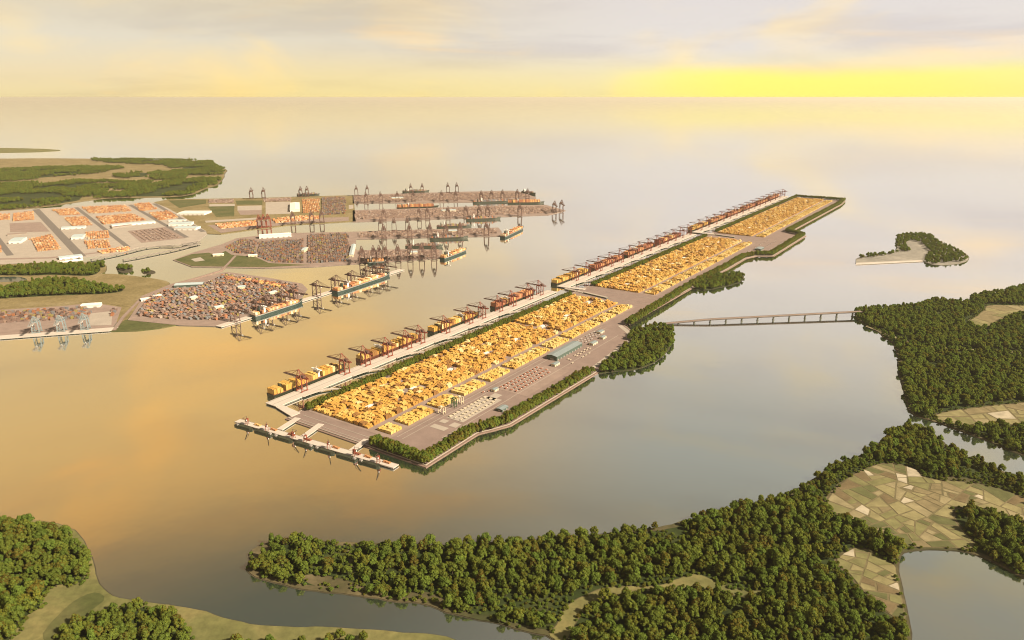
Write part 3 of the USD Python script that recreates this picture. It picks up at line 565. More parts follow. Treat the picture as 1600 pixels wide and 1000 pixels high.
# arched access trestles from the quays to the island
sections = [(0, 2025, 'nearest quay'), (2139, 4306, 'middle quay'), (4385, 7275, 'farthest quay')]
ORD = ['first', 'second', 'third', 'fourth', 'fifth', 'sixth', 'seventh', 'eighth', 'ninth', 'tenth', 'eleventh', 'twelfth', 'thirteenth', 'fourteenth', 'fifteenth', 'sixteenth', 'seventeenth', 'eighteenth', 'nineteenth', 'twentieth', 'twenty-first', 'twenty-second', 'twenty-third', 'twenty-fourth']
for u0, u1, nm in sections:
    n = int((u1 - u0 - 200) / 262)
    for i in range(n):
        ua = u0 + 118 + i * 262
        if ua + 150 > u1: continue
        t = thing('access_trestle', f'{ORD[i]} curved access bridge from the near end of the {nm} to the hedge', 'bridge', group='curved access bridges behind the quays')
        ctl = np.array([(ua, 66), (ua + 45, 71), (ua + 92, 84), (ua + 122, 104), (ua + 136, 134)])
        line = LineString([tuple(W(*q)) for q in chaikin(ctl, 3)[1:-8]]) if False else LineString([tuple(W(*q)) for q in np.array([(1 - s) ** 3 * np.array([ua, 66]) + 3 * s * (1 - s) ** 2 * np.array([ua + 78, 68]) + 3 * s * s * (1 - s) * np.array([ua + 128, 78]) + s ** 3 * np.array([ua + 142, 166]) for s in np.linspace(0, 1, 15)])])
        d = MB(); d.prism(line.buffer(7.5, cap_style=2), 5.6, 6.8); d.build('deck', M['deck'], t)
        g = MB(); g.prism(line.buffer(6.0, cap_style=2), 4.2, 5.6); g.build('girder', M['tealwall'], t)
        rl = MB(); rl.prism(line.buffer(7.4, cap_style=2).difference(line.buffer(6.6, cap_style=2)), 6.8, 8.0); rl.build('parapet', M['concrete'], t)
        for s in (0.2, 0.42, 0.64, 0.86):
            q = line.interpolate(s, normalized=True); p = MB(); p.cyl((q.x, q.y, -3), (q.x, q.y, 4.2), 2.6, n=7); p.build('pier', M['darkconc'], t)
# road decks that link the quay gaps with the island
for ua, ub, lab in ((2040, 2062, 'straight link road bridge at the gap between the nearest and the middle quay'), (4318, 4342, 'straight link road bridge at the gap between the middle and the farthest quay')):
    t = thing('link_bridge', lab, 'bridge')
    d = MB(); d.prism(wpoly([(ua + 70, 68), (ub + 70, 68), (ub + 50, 200), (ua + 50, 200)]), 5.4, 6.9); d.build('deck', M['concrete'], t)
    for s in (85, 110):
        q = W(ua + 75, s); p = MB(); p.cyl((q[0], q[1], -3), (q[0], q[1], 5.4), 3.0, n=8); p.build('pier', M['darkconc'], t)
    w = MB(); w.prism(wpoly([(ua + 44, 210), (ub + 44, 210), (ub + 8, 380), (ua + 8, 380)]), GZ + 0.1, GZ + 7); w.build('ramp_wall', M['darkconc'], t)
    w = MB(); w.prism(wpoly([(ua + 45, 210), (ub + 43, 210), (ub + 7, 380), (ua + 9, 380)]), GZ + 7.1, GZ + 7.6); w.build('ramp_deck', M['concrete'], t)

# barge jetty off the near end
J0, J1 = P(371, 659), P(619, 731)
jd = (J1 - J0) / np.linalg.norm(J1 - J0); jn = np.array([-jd[1], jd[0]]); JL = float(np.linalg.norm(J1 - J0)); JROT = math.atan2(jd[1], jd[0])
jetty = thing('barge_jetty', 'narrow pale concrete barge jetty with three link roads off the near end of the island', 'jetty')
def jp(s, o): return J0 + jd * s + jn * o
jpoly = lambda s0, s1, o0, o1: Polygon([tuple(jp(s0, o0)), tuple(jp(s1, o0)), tuple(jp(s1, o1)), tuple(jp(s0, o1))])
d = MB(); d.prism(jpoly(0, JL, -14, 14), 3.2, 5.4); d.build('deck', M['deck'], jetty)
k = MB(); k.prism(jpoly(0, JL, -14, -13), 5.4, 6.2); k.prism(jpoly(0, JL, 13, 14), 5.4, 6.2); k.build('kerb', M['concrete'], jetty)
for i in range(22):
    for o in (-12, 12):
        q = jp(12 + i * (JL - 24) / 21, o); p = MB(); p.cyl((*q, -3), (*q, 3.2), 1.4, n=7); p.build('pile', M['darkconc'], jetty)
for a, c in (((437, 673), (462, 657)), ((470, 687), (498, 667)), ((546, 709), (570, 691))):
    A, C = P(*a), P(*c); line = LineString([tuple(A), tuple(C + (C - A) * 0.15)])
    d = MB(); d.prism(line.buffer(12, cap_style=2), 3.4, 5.2); d.build('link_road', M['deck'], jetty)
    w = MB(); w.prism(line.buffer(9, cap_style=2), -2, 3.4); w.build('link_pier', M['darkconc'], jetty)

# hedges and woods of the island
def hedge_line(uv, gap, rows, seed, size=(28, 37), closed=False):
    r = np.random.default_rng(seed); out = []
    line = LineString([tuple(W(*q)) for q in uv])
    for k, off in enumerate(rows):
        l = line.parallel_offset(abs(off), 'left' if off > 0 else 'right', join_style=2) if off else line
        for g in (l.geoms if hasattr(l, 'geoms') else [l]):
            n = int(g.length / gap)
            for i in range(n):
                q = g.interpolate((i + 0.5 * (k % 2)) * gap + r.uniform(-0.22, 0.22) * gap); out.append((q.x, q.y))
    p = np.array(out); n = len(p); s = r.uniform(*size, n); col = r.choice(3, n, p=(0.24, 0.50, 0.26)); sh = r.integers(0, 2, n)
    return dict(p=p, s=np.stack([s * r.uniform(0.85, 1.15, n), s * r.uniform(0.85, 1.15, n), s], 1) * np.array([1.0, 1.0, 1.0]), rot=r.uniform(0, 6.283, n), idx=np.array([[SLIM, BROAD][int(x > 0.35)][c * 2 + h] for c, h, x in zip(col, sh, r.random(n))]), base=GZ)
def by_u(g, a, b):
    u = np.array([UV(p)[0] for p in g['p']]); return (u >= a) & (u < b)
h1 = hedge_line([(44, 177), (2000, 174)], 16, (-9, -1, 6), 401, (25, 32))
h2 = hedge_line([(2272, 176), (4251, 169)], 16, (-9, -1, 6), 402, (25, 32))
h3 = hedge_line([(4506, 167), (7262, 155)], 17, (-8, -1, 5), 403, (25, 32))
ho = [hedge_line([(-22, 560), (-22, 796), (232, 790), (285, 815), (354, 842), (960, 856)], 15, (-11, 0, 11), 404), hedge_line([(1660, 700), (2590, 668), (3190, 682), (3600, 678), (3708, 716), (3712, 730)], 16.5, (-11, 0, 11), 405),
    hedge_line([(3735, 722), (3806, 818), (4752, 818), (4856, 668), (6932, 688), (7244, 664), (7256, 150)], 17, (-11, 0, 11), 406)]
m = by_u(h1, -100, 760); n0 = subset(h1, m)
plant_each('hedge_tree', n0, 'in the inner hedge between quay and gold stacks', 'the inner hedge by the nearest quay', 'upright hedge')
plant_stuff('hedge_row', subset(h1, ~m), 'far half of the inner tree hedge along the nearest quay', 'hedge')
m = by_u(ho[0], -100, 480)
plant_each('hedge_tree', subset(ho[0], m), 'in the outer hedge on the near seawall corner', 'the outer hedge round the near corner', 'upright hedge')
plant_stuff('hedge_row', subset(ho[0], ~m), 'outer tree hedge on the seawall leading to the waterside grove', 'hedge')
plant_stuff('hedge_row', h2, 'straight tree hedge along the middle quay', 'hedge'); plant_stuff('hedge_row', h3, 'straight tree hedge along the farthest quay', 'hedge')
plant_stuff('hedge_row', ho[1], 'outer tree hedge from the waterside grove to the notch in the seawall', 'hedge'); plant_stuff('hedge_row', ho[2], 'outer tree hedge round the far end of the island', 'hedge')
grove1 = shore([(930, 585), (955, 580), (985, 578), (1010, 572), (1032, 560), (1046, 545), (1050, 528), (1052, 515), (1034, 509), (1000, 513), (988, 524), (975, 545), (950, 568)], 5, 60, 1, 110)
grove2 = shore([(1083, 452), (1105, 453), (1135, 447), (1158, 440), (1164, 430), (1142, 427), (1112, 434), (1092, 443)], 5, 60, 1, 111)
for q in (grove1, grove2): land('mud_shelf', q.difference(island), M['undergrowth'], 2.2)
plant_stuff('waterside_grove', grove(grove1.buffer(4).difference(island.buffer(-28)), 25, (22, 36), 407, (0.64, 0.28, 0.08)), 'large green grove bulging from the seawall at the island end of the bridge', 'grove')
plant_stuff('waterside_grove', grove(grove2.buffer(4).difference(island.buffer(-20)), 25, (22, 33), 408, (0.62, 0.3, 0.08)), 'smaller green grove on the seawall halfway up the island', 'grove')

# paving: aisles and pads
for u0, u1 in ((40, 2010), (2262, 4215), (4465, 7170)):
    sheet('stacking_yard', wbox(u0, u1, 182, 590), GZ + 0.35, M['pave3'])
sheet('yard_road', wbox(-20, 1640, 598, 614), GZ + 0.6, M['pave2']) if False else None
sheet('seawall_road', wpoly([(250, 760), (350, 812), (985, 832), (1430, 800), (1540, 745), (1620, 660), (1640, 672), (1556, 772), (1440, 826), (988, 850), (346, 832), (240, 782)]), GZ + 0.5, M['pave2'])
for q in (wbox(186, 214, 640, 704), wbox(228, 262, 690, 722), wbox(236, 262, 640, 668), wbox(278, 520, 640, 716), wbox(500, 560, 655, 690)): sheet('pale_lot', q, GZ + 0.7, M['pave2'])
for q in (wbox(60, 1560, 601, 603.4), wbox(60, 1560, 626, 628.4), wbox(560, 1480, 730, 732.4), wbox(140, 560, 732, 734.4), wbox(-24, -21.6, 220, 560), wbox(6, 8.4, 200, 600), wbox(2080, 2082.4, 190, 640), wbox(2200, 2202.4, 190, 640)): sheet('lane_marking', q, GZ + 0.75, M['pave2'])
sheet('lorry_park', wbox(600, 930, 632, 775), GZ + 0.5, M['pave3'])

# ---------------------------------------------------------------- container stacks
def stack_mesh(r, bays, rows, tiers, bayl=12.4, roww=2.75):
    m = MB()
    for i in range(bays):
        base = r.choice(tiers); j = 0
        while j < rows:
            k = min(rows - j, r.choice((1, 1, 2, 2))); h = max(1, min(6, base + r.choice((-2, -1, 0, 0, 0, 1))))
            if r.random() > 0.05: m.box(((i - (bays - 1) / 2) * (bayl + 0.9), (j + (k - 1) / 2 - (rows - 1) / 2) * roww, h * 1.35), (bayl, roww * k - 0.3, h * 2.7))
            j += k
    return m
def stack_models(name, m, tiers, n=8, rows=7, seed=5, bays=2, **kw):
    r = random.Random(seed); out = []
    for k in range(n):
        mdl = model(f'{name}_{"abcdefghijkl"[k]}'); stack_mesh(r, bays, rows, tiers, **kw).build('containers', m, mdl); out.append(mdl)
    return out
SG, SP = stack_models('gold_stack', M['gold'], (3, 4, 4, 5, 5)), stack_models('pale_stack', M['pale'], (3, 4, 4, 5), 6, 11, 6)
aisle_gaps = []
def stack_grid(u0, u1, v0, v1, du, dv, seed, drop=0.03, holes=(), lanes=()):
    r = np.random.default_rng(seed); out = []
    for i, u in enumerate(np.arange(u0 + du / 2, u1, du)):
        for j, v in enumerate(np.arange(v0 + dv / 2, v1, dv)):
            if r.random() < drop or any(a < u < b and c < v < d for a, b, c, d in holes) or any(a < u < b for a, b in lanes): continue
            out.append((u + r.uniform(-1.2, 1.2), v + r.uniform(-0.8, 0.8)))
    return np.array(out)
pad_px = [(582, 632), (650, 604), (706, 575), (763, 549), (808, 528), (850, 507), (887, 491), (921, 470)]
pads = [UV(P(x, y + 3, GZ)) for x, y in pad_px]
pads += [(2420 + k * 235, 335 + (k % 2) * 12) for k in range(8)] + [(4620 + k * 260, 330 + (k % 2) * 14) for k in range(10)]
holes = [(u - 38, u + 38, v - 16, v + 16) for u, v in pads]
near = None
def lay_stacks(u0, u1, seed, split=None, where=''):
    main = stack_grid(u0, u1, 190, 482, 29.5, 24.0, seed, 0.03, holes, [(u0 + 640, u0 + 662), (u0 + 1300, u0 + 1322)])
    strip = stack_grid(u0 + 10, u1 - 30, 508, 578, 29.0, 34.0, seed + 1, 0.0, (), [(u0 + q, u0 + q + 22) for q in range(70, 3000, 165)])
    r = np.random.default_rng(seed + 2)
    for pts, models, mdl_name in ((main, SG, 'gold'), (strip, SP, 'pale')):
        idx = r.integers(0, len(models), len(pts)); flip = r.integers(0, 2, len(pts)) * math.pi
        pos = np.array([[*W(u, v), GZ + 0.36] for u, v in pts])
        take = np.zeros(len(pts), bool)
        if split is not None:
            order = np.argsort(pts[:, 0]); take[order[:split[mdl_name]]] = True
        for q, p, k, f in zip(pts[take], pos[take], idx[take], flip[take]):
            if mdl_name == 'gold':
                side = 'hedge side' if q[1] < 285 else 'middle' if q[1] < 390 else 'aisle side'
                rank = ORD[int((q[0] - u0) // 29.5)]
                lab = f'gold and orange container stack in the {rank} rank from the bare apron, {side}'
                grp = f'gold container stacks of the {rank} rank, {side}'
            else: lab, grp = f'{ORD[int(round((q[0] - u0 - 10) // 170))]} pale yellow stack block from the apron, strip beside the lorry yard', f'pale yellow stacks of the {ORD[int(round((q[0] - u0 - 10) // 170))]} strip block'
            copy('container_stack', models[k], lab, 'container stack', p, QROT + f, grp)
        rest = ~take
        if rest.any(): instancer('container_stacks', models, pos[rest], QROT + flip[rest], np.ones((rest.sum(), 3)), idx[rest], f'mass of {"gold and orange" if mdl_name == "gold" else "pale yellow"} container stacks {where}', 'container stacks')
lay_stacks(52, 2005, 501, dict(gold=262, pale=36), 'in the far part of the nearest yard')
lay_stacks(2272, 4205, 511, None, 'in the middle yard')
lay_stacks(4475, 7160, 521, None, 'in the farthest yard')
# low white service buildings standing in gaps of the stacks
for k, (u, v) in enumerate(pads):
    q = W(u, v); sec, kk = (0, k) if k < 8 else (1, k - 8) if k < 16 else (2, k - 16)
    t = thing('service_building', f'{ORD[kk]} low white service building from the near end among the stacks of the {("nearest", "middle", "farthest")[sec]} yard', 'service building', (q[0], q[1], GZ + 0.36), QROT, 'white service buildings among the stacks')
    pd = MB(); pd.box((0, 0, 0.15), (66, 26, 0.3)); pd.build('pad', M['pave2'], t)
    wl = MB(); wl.box((-14, 2, 3.3), (30, 14, 6)); wl.build('wall', M['white'], t)
    rf = MB(); rf.box((-14, 2, 6.6), (31.4, 15.4, 0.7)); rf.build('roof', M['white'], t)
    sh = MB(); sh.box((14, -3, 2.3), (14, 8, 4)); sh.box((23, 5, 1.8), (8, 8, 3)); sh.build('shed', M['mauve'], t)
    wd = MB(); wd.box((-14, -5.1, 4.2), (26, 0.2, 1.6)); wd.build('window_band', M['glass'], t)
# ---------------------------------------------------------------- ships
def ship_model(name, L, B, hull_m, box_m, tiers, seed, tower=0.12, free=15.0, upper=None):
    """Container ship along +x, bow forward, the waterline at z = 0."""
    r = random.Random(seed); mdl = model(name); n = 25; V = []
    xs = np.linspace(-L / 2, L / 2, n)
    def half(s):                                  # s from 0 (stern) to 1 (bow)
        w = min(1.0, 0.80 + s * 2.2) if s < 0.12 else 1.0
        return w * (1 - max(0, (s - 0.80) / 0.20) ** 2.2)
    rows = []
    for i, x in enumerate(xs):
        s = i / (n - 1); hd = max(half(s), 0.015) * B / 2; hw = hd * (0.93 if s < 0.75 else 0.93 - 1.2 * (s - 0.75)); fl = free + (max(0, s - 0.85) / 0.15) ** 1.5 * 7.0
        xo = (L * 0.022 * max(0, (s - 0.9) / 0.1))
        rows.append([(x, -hw, -4), (x, -hw * 1.0, 3), (x + xo, -hd, fl), (x + xo, hd, fl), (x, hw * 1.0, 3), (x, hw, -4)])
    V = np.array(rows).reshape(-1, 3); F_ = []
    for i in range(n - 1):
        for k in range(5):
            a, b_ = i * 6 + k, (i + 1) * 6 + k
            F_.append([a, a + 1, b_ + 1, b_] if k != 2 else [a, a + 1, b_ + 1, b_])
    F_ += [[0, 5, 4, 1], [1, 4, 3, 2]]
    h = MB(); h.add(V, np.array(F_)[:, ::-1]); h.build('hull', hull_m, mdl)
    if upper is not None:
        band = MB(); U_ = []
        for row in rows: U_ += [tuple(np.array(row[1]) * 0.35 + np.array(row[2]) * 0.65 + [0, -0.25, 0]), tuple(np.array(row[2]) + [0, -0.25, 0.1]), tuple(np.array(row[3]) + [0, 0.25, 0.1]), tuple(np.array(row[4]) * 0.35 + np.array(row[3]) * 0.65 + [0, 0.25, 0])]
        f2 = []
        for i in range(n - 1):
            a, b_ = i * 4, (i + 1) * 4
            f2 += [[a, b_, b_ + 1, a + 1], [a + 2, b_ + 2, b_ + 3, a + 3]]
        band.add(U_, f2); band.build('sheer_band', upper, mdl)
    dk = MB(); pts = [(x, -max(half(i / (n - 1)), 0.02) * B / 2 * 0.97) for i, x in enumerate(xs)]
    dk.flat(Polygon(pts + [(x, -y) for x, y in pts[::-1]]).buffer(0), free + 0.15); dk.build('deck', M['shipdeck'], mdl)
    tx = -L / 2 + L * tower; fx = -L / 2 + L * 0.12
    tw = MB(); tw.box((tx, 0, free + 14), (10, B * 0.5, 28)); tw.box((tx + 0.5, 0, free + 29.5), (8, B * 0.98, 3)); tw.box((tx, 0, free + 32.5), (5, B * 0.3, 3)); t = tw.build('bridge_tower', M['white'], mdl)
    wn = MB(); wn.box((tx + 4.6, 0, free + 29.8), (0.4, B * 0.94, 1.4))
    for k in range(7): wn.box((tx + 5.1, 0, free + 4 + k * 3.6), (0.3, B * 0.44, 1.1)); wn.box((tx - 5.1, 0, free + 4 + k * 3.6), (0.3, B * 0.44, 1.1))
    wn.build('window_band', M['glass'], t)
    ms = MB(); ms.bar((tx, 0, free + 34), (tx, 0, free + 44), 1.0); ms.bar((tx, -5, free + 40), (tx, 5, free + 40), 0.7); ms.build('mast', M['white'], t)
    fu = MB(); fu.box((fx - 9 if abs(fx - tx) < 12 else fx, 0, free + 14), (9, 11, 28), taper=0.85); fu.build('funnel', hull_m, mdl)
    x = -L / 2 + 9; pitch = 13.8
    while x < L * 0.40:
        if abs(x - tx) > 11 and abs(x - (fx - 9 if abs(fx - tx) < 12 else fx)) > 9:
            s = (x + L / 2) / L; hb = max(half(s), 0.02) * B / 2 * 0.93; rows_n = int(hb * 2 / 5.0); lo, hi = tiers; top = r.randint(lo, hi) - (1 if s > 0.8 else 0); m = MB()
            for j in range(rows_n):
                hgt = max(1, top - r.choice((0, 0, 0, 0, 1, 1))); m.box((x, (j - (rows_n - 1) / 2) * 5.0, free + 1.2 + hgt * 1.3), (12.9, 4.85, hgt * 2.6))
            m.build('container_bay', box_m, mdl)
        x += pitch
    lb = MB()
    for q in range(4):
        xx = -L / 2 + L * (0.22 + 0.17 * q); lb.box((xx, 0, free + 5), (0.9, B * 0.9, 10))
    lb.build('lashing_bridge', M['greysteel'], mdl)
    return mdl
SHIP_A = ship_model('gold_ship', 400, 56, M['hull_dark'], M['gold'], (7, 9), 61, 0.60)
SHIP_B = ship_model('gold_ship_aft', 400, 56, M['hull_red'], M['gold'], (6, 9), 62, 0.30)
SHIP_C = ship_model('red_ship', 420, 56, M['hull_dark'], M['shipred'], (8, 9), 63, 0.28)
SHIP_D = ship_model('red_ship_mid', 420, 56, M['hull_red'], M['shipred'], (6, 9), 64, 0.55)
SHIP_E = ship_model('teal_ship', 340, 48, M['hull_teal'], M['orange'], (4, 6), 65, 0.20, 15.0, M['hull_pale'])
SHIP_F = ship_model('dark_ship', 340, 46, M['hull_dark'], M['mixed'], (3, 6), 66, 0.22, 14.0)
def moor(src, u, v, length, label, group='container ships at the long island quays'):
    q = W(u, v); return copy('container_ship', src, label, 'container ship', (q[0], q[1], 0), QROT, group, scale=(length / (400 if src in (SHIP_A, SHIP_B) else 420), 1, 1))
moor(SHIP_A, 245, -36, 385, 'container ship nearest the camera, gold stacks and a dark green stern')
moor(SHIP_B, 722, -36, 400, 'second gold-stacked ship from the near end, dark red-brown hull')
moor(SHIP_A, 1197, -36, 395, 'third gold-stacked ship from the near end of the nearest quay')
moor(SHIP_C, 1735, -36, 420, 'last ship of the nearest quay, low dark hull and red-brown stacks')
for k, (a, b_, s, lab) in enumerate([(2165, 2610, SHIP_A, 'gold-stacked ship with dark stern, first at the middle quay'), (2650, 3120, SHIP_D, 'red-brown stacked ship, second at the middle quay'), (3165, 3680, SHIP_C, 'red-brown stacked ship, third at the middle quay'), (3720, 4230, SHIP_D, 'red-brown stacked ship, last at the middle quay')]):
    moor(s, (a + b_) / 2, -36, b_ - a, lab)
moor(SHIP_A, 4650, -36, 440, 'gold-stacked ship with dark stern, first at the farthest quay')
for k in range(5): moor((SHIP_C, SHIP_D)[k % 2], 5135 + k * 470, -36, 445, f'{ORD[k + 1]} ship from the near end of the farthest quay, red-brown stacks')

# ---------------------------------------------------------------- ship-to-shore cranes
def crane_model(name, m, dark, boom_z=54.0, apex=84.0, out=78.0, back=26.0, gauge=30.0, width=27.0, th=3.0, boom_up=False):
    """Gantry crane: x along the quay, the boom reaching out over the water along +y."""
    mdl = model(name); g, w = gauge / 2, width / 2
    for sx in (-1, 1):
        for sy in (-1, 1):
            b = MB(); b.bar((sx * w, sy * g, 1.5), (sx * w * 0.86, sy * g, boom_z), th); b.box((sx * w, sy * g, 1.2), (9, 3.0, 2.4)); b.build('leg', m, mdl)
    b = MB()
    for sy in (-1, 1): b.bar((-w, sy * g, 4.0), (w, sy * g, 4.0), 2.2, 2.8)
    b.build('sill_beam', m, mdl)
    b = MB()
    for sx in (-1, 1): b.bar((sx * w * 0.95, -g, 17), (sx * w * 0.95, g, 17), 2.0, 2.6); b.bar((sx * w * 0.95, -g, 19), (sx * w * 0.88, g, boom_z - 2), 1.3); b.bar((sx * w * 0.86, -g, boom_z), (sx * w * 0.86, g, boom_z), 2.0, 2.6)
    for sy in (-1, 1): b.bar((-w * 0.86, sy * g, boom_z), (w * 0.86, sy * g, boom_z), 2.2, 3.0)
    b.build('portal_frame', m, mdl)
    b = MB()
    for sx in (-1, 1):
        b.bar((sx * 4.2, -g - back, boom_z + 1.5), (sx * 4.2, g + 4, boom_z + 1.5), 2.6, 3.6)
    for y in np.arange(-g - back + 2, g + 4, 9): b.bar((-4.2, y, boom_z + 1.5), (4.2, y, boom_z + 1.5), 1.0)
    b.build('bridge_girder', m, mdl)
    b = MB(); y0 = g + 4; tip = (y0 + out, boom_z + 1.5) if not boom_up else (y0 + out * 0.16, boom_z + out * 0.95)
    for sx in (-1, 1): b.bar((sx * 4.2, y0, boom_z + 1.5), (sx * 3.4, *tip), 2.6, 3.6)
    for f in np.linspace(0.1, 1, 9): b.bar((-4.2, y0 + (tip[0] - y0) * f, boom_z + 1.5 + (tip[1] - boom_z - 1.5) * f), (4.2, y0 + (tip[0] - y0) * f, boom_z + 1.5 + (tip[1] - boom_z - 1.5) * f), 1.0)
    b.build('boom', dark, mdl)
    b = MB()
    for sx in (-1, 1): b.bar((sx * w * 0.84, g, boom_z), (sx * 2.2, g - 3, apex), 1.9); b.bar((sx * w * 0.84, -g, boom_z), (sx * 2.2, g - 6, apex - 1), 1.3)
    b.box((0, g - 3, apex), (7.5, 3.5, 2.4)); b.bar((-w * 0.5, g - 1.4, (boom_z + apex) / 2), (w * 0.5, g - 1.4, (boom_z + apex) / 2), 1.2); b.build('apex_frame', m, mdl)
    b = MB()
    for sx in (-1, 1):
        for f in ((0.5, 1.0) if not boom_up else (0.8,)): b.bar((sx * 2.0, g - 3, apex), (sx * 3.8, y0 + (tip[0] - y0) * f, boom_z + 2.5 + (tip[1] - boom_z - 1.5) * f), 0.8)
        b.bar((sx * 2.0, g - 3, apex), (sx * 4.0, -g - back + 2, boom_z + 3), 0.8)
    b.build('stay', m, mdl)
    b = MB(); b.box((0, -g + 3, boom_z + 7.5), (13, 17, 8)); b.box((0, -g + 3, boom_z + 11.8), (13.8, 17.8, 0.7)); b.build('machinery_house', dark, mdl)
    b = MB(); b.box((0, g + 22, boom_z - 1.5), (8, 6, 3)); b.box((0, g + 22, boom_z - 5), (3.2, 4, 3.6)); b.build('trolley_cab', M['white'], mdl)
    return mdl
CR_RED, CR_BROWN, CR_BLUE = crane_model('red_crane', M['red'], M['brownsteel']), crane_model('brown_crane', M['brownsteel'], M['brownsteel']), crane_model('blue_crane', M['bluesteel'], M['greysteel'], th=3.4, out=60, boom_z=46, apex=72)
CR_UP = crane_model('raised_crane', M['brownsteel'], M['brownsteel'], boom_up=True)
def quay_cranes(us, nm):
    for k, u in enumerate(us):
        q = W(u, 21); copy('quay_crane', CR_RED, f'{ORD[k]} red ship-to-shore crane from the near end of the {nm}', 'quay crane', (q[0], q[1], 7.25), QROT, f'red cranes of the {nm}', scale=1.0)
def crane_u(x, y): return UV(P(x, y, 91.0))[0]
us1 = sorted([crane_u(*q) for q in ((463, 577), (527, 551), (561, 539), (596, 526), (624, 514), (653, 508), (687, 492), (716, 477), (745, 471), (766, 460), (792, 453), (818, 443), (835, 437))])
quay_cranes(us1, 'nearest quay')
quay_cranes(list(np.linspace(2330, 4260, 13)), 'middle quay'); quay_cranes(list(np.linspace(4520, 7230, 15)), 'farthest quay')

# ---------------------------------------------------------------- barges and small cranes of the jetty
bm = model('barge_kind')
b = MB(); hullp = Polygon([(-40, -8), (34, -8), (41, -3), (41, 3), (34, 8), (-40, 8)]); b.prism(hullp, -2, 4.2); b.build('hull', M['hull_dark'], bm)
b = MB(); b.prism(hullp.buffer(0.4).difference(hullp.buffer(-0.8)), 4.25, 5.0); b.build('bulwark', M['hull_dark'], bm)
b = MB()
for i in range(4): b.box((-14 + i * 13, 0, 5.2), (12, 12, 1.8))
b.build('hatch_cover', M['hull_dark'], bm)
b = MB(); b.box((-33, 0, 6.6), (9, 9, 4.6)); b.box((-32, 0, 9.8), (5, 6, 1.8)); t = b.build('wheelhouse', M['greysteel'], bm)
b = MB(); b.box((-29.4, 0, 9.9), (0.3, 5, 1.0)); b.build('window_band', M['glass'], t)
for k in range(7):
    q = jp(60 + k * (JL - 110) / 6.4, -23.5); copy('barge', bm, f'{ORD[k]} dark green barge from the left along the outer face of the jetty', 'barge', (q[0], q[1], 0), JROT + (math.pi if k % 2 else 0), 'dark green barges along the jetty')
jm = model('jetty_crane_kind')
b = MB()
for sx in (-1, 1):
    for sy in (-1, 1): b.bar((sx * 5, sy * 5, 0), (sx * 3.6, sy * 3.6, 14), 1.3)
b.box((0, 0, 14.6), (10, 10, 1.4)); b.build('portal', M['red'], jm)
b = MB(); b.box((-2, 0, 18.6), (11, 7, 6.4)); b.build('machinery_house', M['red'], jm)
b = MB(); b.box((4.8, 2, 18.2), (3, 3, 4)); b.build('cab', M['white'], jm)
b = MB(); b.bar((3, -1.2, 20), (26, -0.5, 36), 1.4); b.bar((3, 1.2, 20), (26, 0.5, 36), 1.4); b.bar((-3, 0, 21), (0, 0, 32), 1.3); b.bar((0, 0, 32), (26, 0, 36), 0.7); b.build('jib', M['brownsteel'], jm)
for k, (x, y) in enumerate(((387, 663), (420, 671), (459, 684), (479, 689), (516, 699), (557, 711), (591, 723))):
    q = P(x, y, 5.4); s = float((q - J0) @ jd); q = jp(s, -8); copy('jetty_crane', jm, f'{ORD[k]} small red portal crane from the left on the barge jetty', 'crane', (q[0], q[1], 5.4), JROT - 1.2 + 0.5 * (k % 3), 'small red jetty cranes')
cargo = model('cargo_pile_kind'); stack_mesh(random.Random(3), 2, 4, (1, 1, 2)).build('containers', M['shipred'], cargo)
for k, s in enumerate((95, 172, 255, 330, 452, 540, 585, 690)):
    q = jp(s if s < JL - 30 else JL - 40, 6); copy('jetty_cargo', cargo, f'{ORD[k]} small lot of red boxes from the left on the barge jetty', 'cargo', (q[0], q[1], 5.4), JROT, 'red cargo lots on the jetty')

# ---------------------------------------------------------------- lorries, sheds and gantries of the grey yard
def truck_model(name, box_m, cab_m):
    mdl = model(name); b = MB(); b.box((6.8, 0, 2.1), (2.6, 2.5, 2.8)); c = b.build('cab', cab_m, mdl)
    b = MB(); b.box((8.15, 0, 2.7), (0.1, 2.1, 1.0)); b.build('windscreen', M['glass'], c)
    b = MB(); b.box((-0.6, 0, 1.15), (12.6, 2.2, 0.4)); b.build('trailer', M['road'], mdl)
    b = MB(); b.box((-0.7, 0, 2.75), (12.2, 2.45, 2.7)); b.build('container', box_m, mdl)
    for x in (6.9, 4.2, -4.2, -5.5):
        b = MB()
        b.cyl((x, -1.25, 0.5), (x, 1.25, 0.5), 0.5, n=8); b.build('wheel', M['tyre'], mdl)
    return mdl
T_PALE, T_BROWN, T_GREY = truck_model('pale_truck', M['palebox'], M['palebox']), truck_model('brown_truck', M['shipdeck'], M['white']), truck_model('grey_truck', M['greysteel'], M['white'])
def lorries(src, us, vs, label, group, seed, drop=0.1, turn=0.0, z=GZ + 0.71):
    r = random.Random(seed)
    for u in us:
        for n_, v in enumerate(vs):
            if r.random() < drop: continue
            q = W(u + r.uniform(-1.5, 1.5), v + r.uniform(-0.5, 0.5)); copy('container_lorry', src, f'{label}, {ORD[n_]} row from the stacks', 'lorry', (q[0], q[1], z), QROT + turn, f'{group}, {ORD[n_]} row')
lorries(T_PALE, np.arange(292, 512, 21), (646, 652, 672, 678, 698, 704), 'pale lorry on the pale paved lot', 'pale lorries on the pale lot', 1, 0.12)
lorries(T_BROWN, np.arange(622, 905, 24), (640, 644, 662, 666, 688, 692, 712, 716), 'red-brown lorry between the pale lot and the shed', 'red-brown lorries in rows', 2, 0.14, z=GZ + 0.51)
lorries(T_GREY, np.arange(1275, 1480, 26), (612, 632, 652), 'grey lorry beyond the big shed', 'grey lorries beyond the shed', 3, 0.2, z=GZ + 0.01)
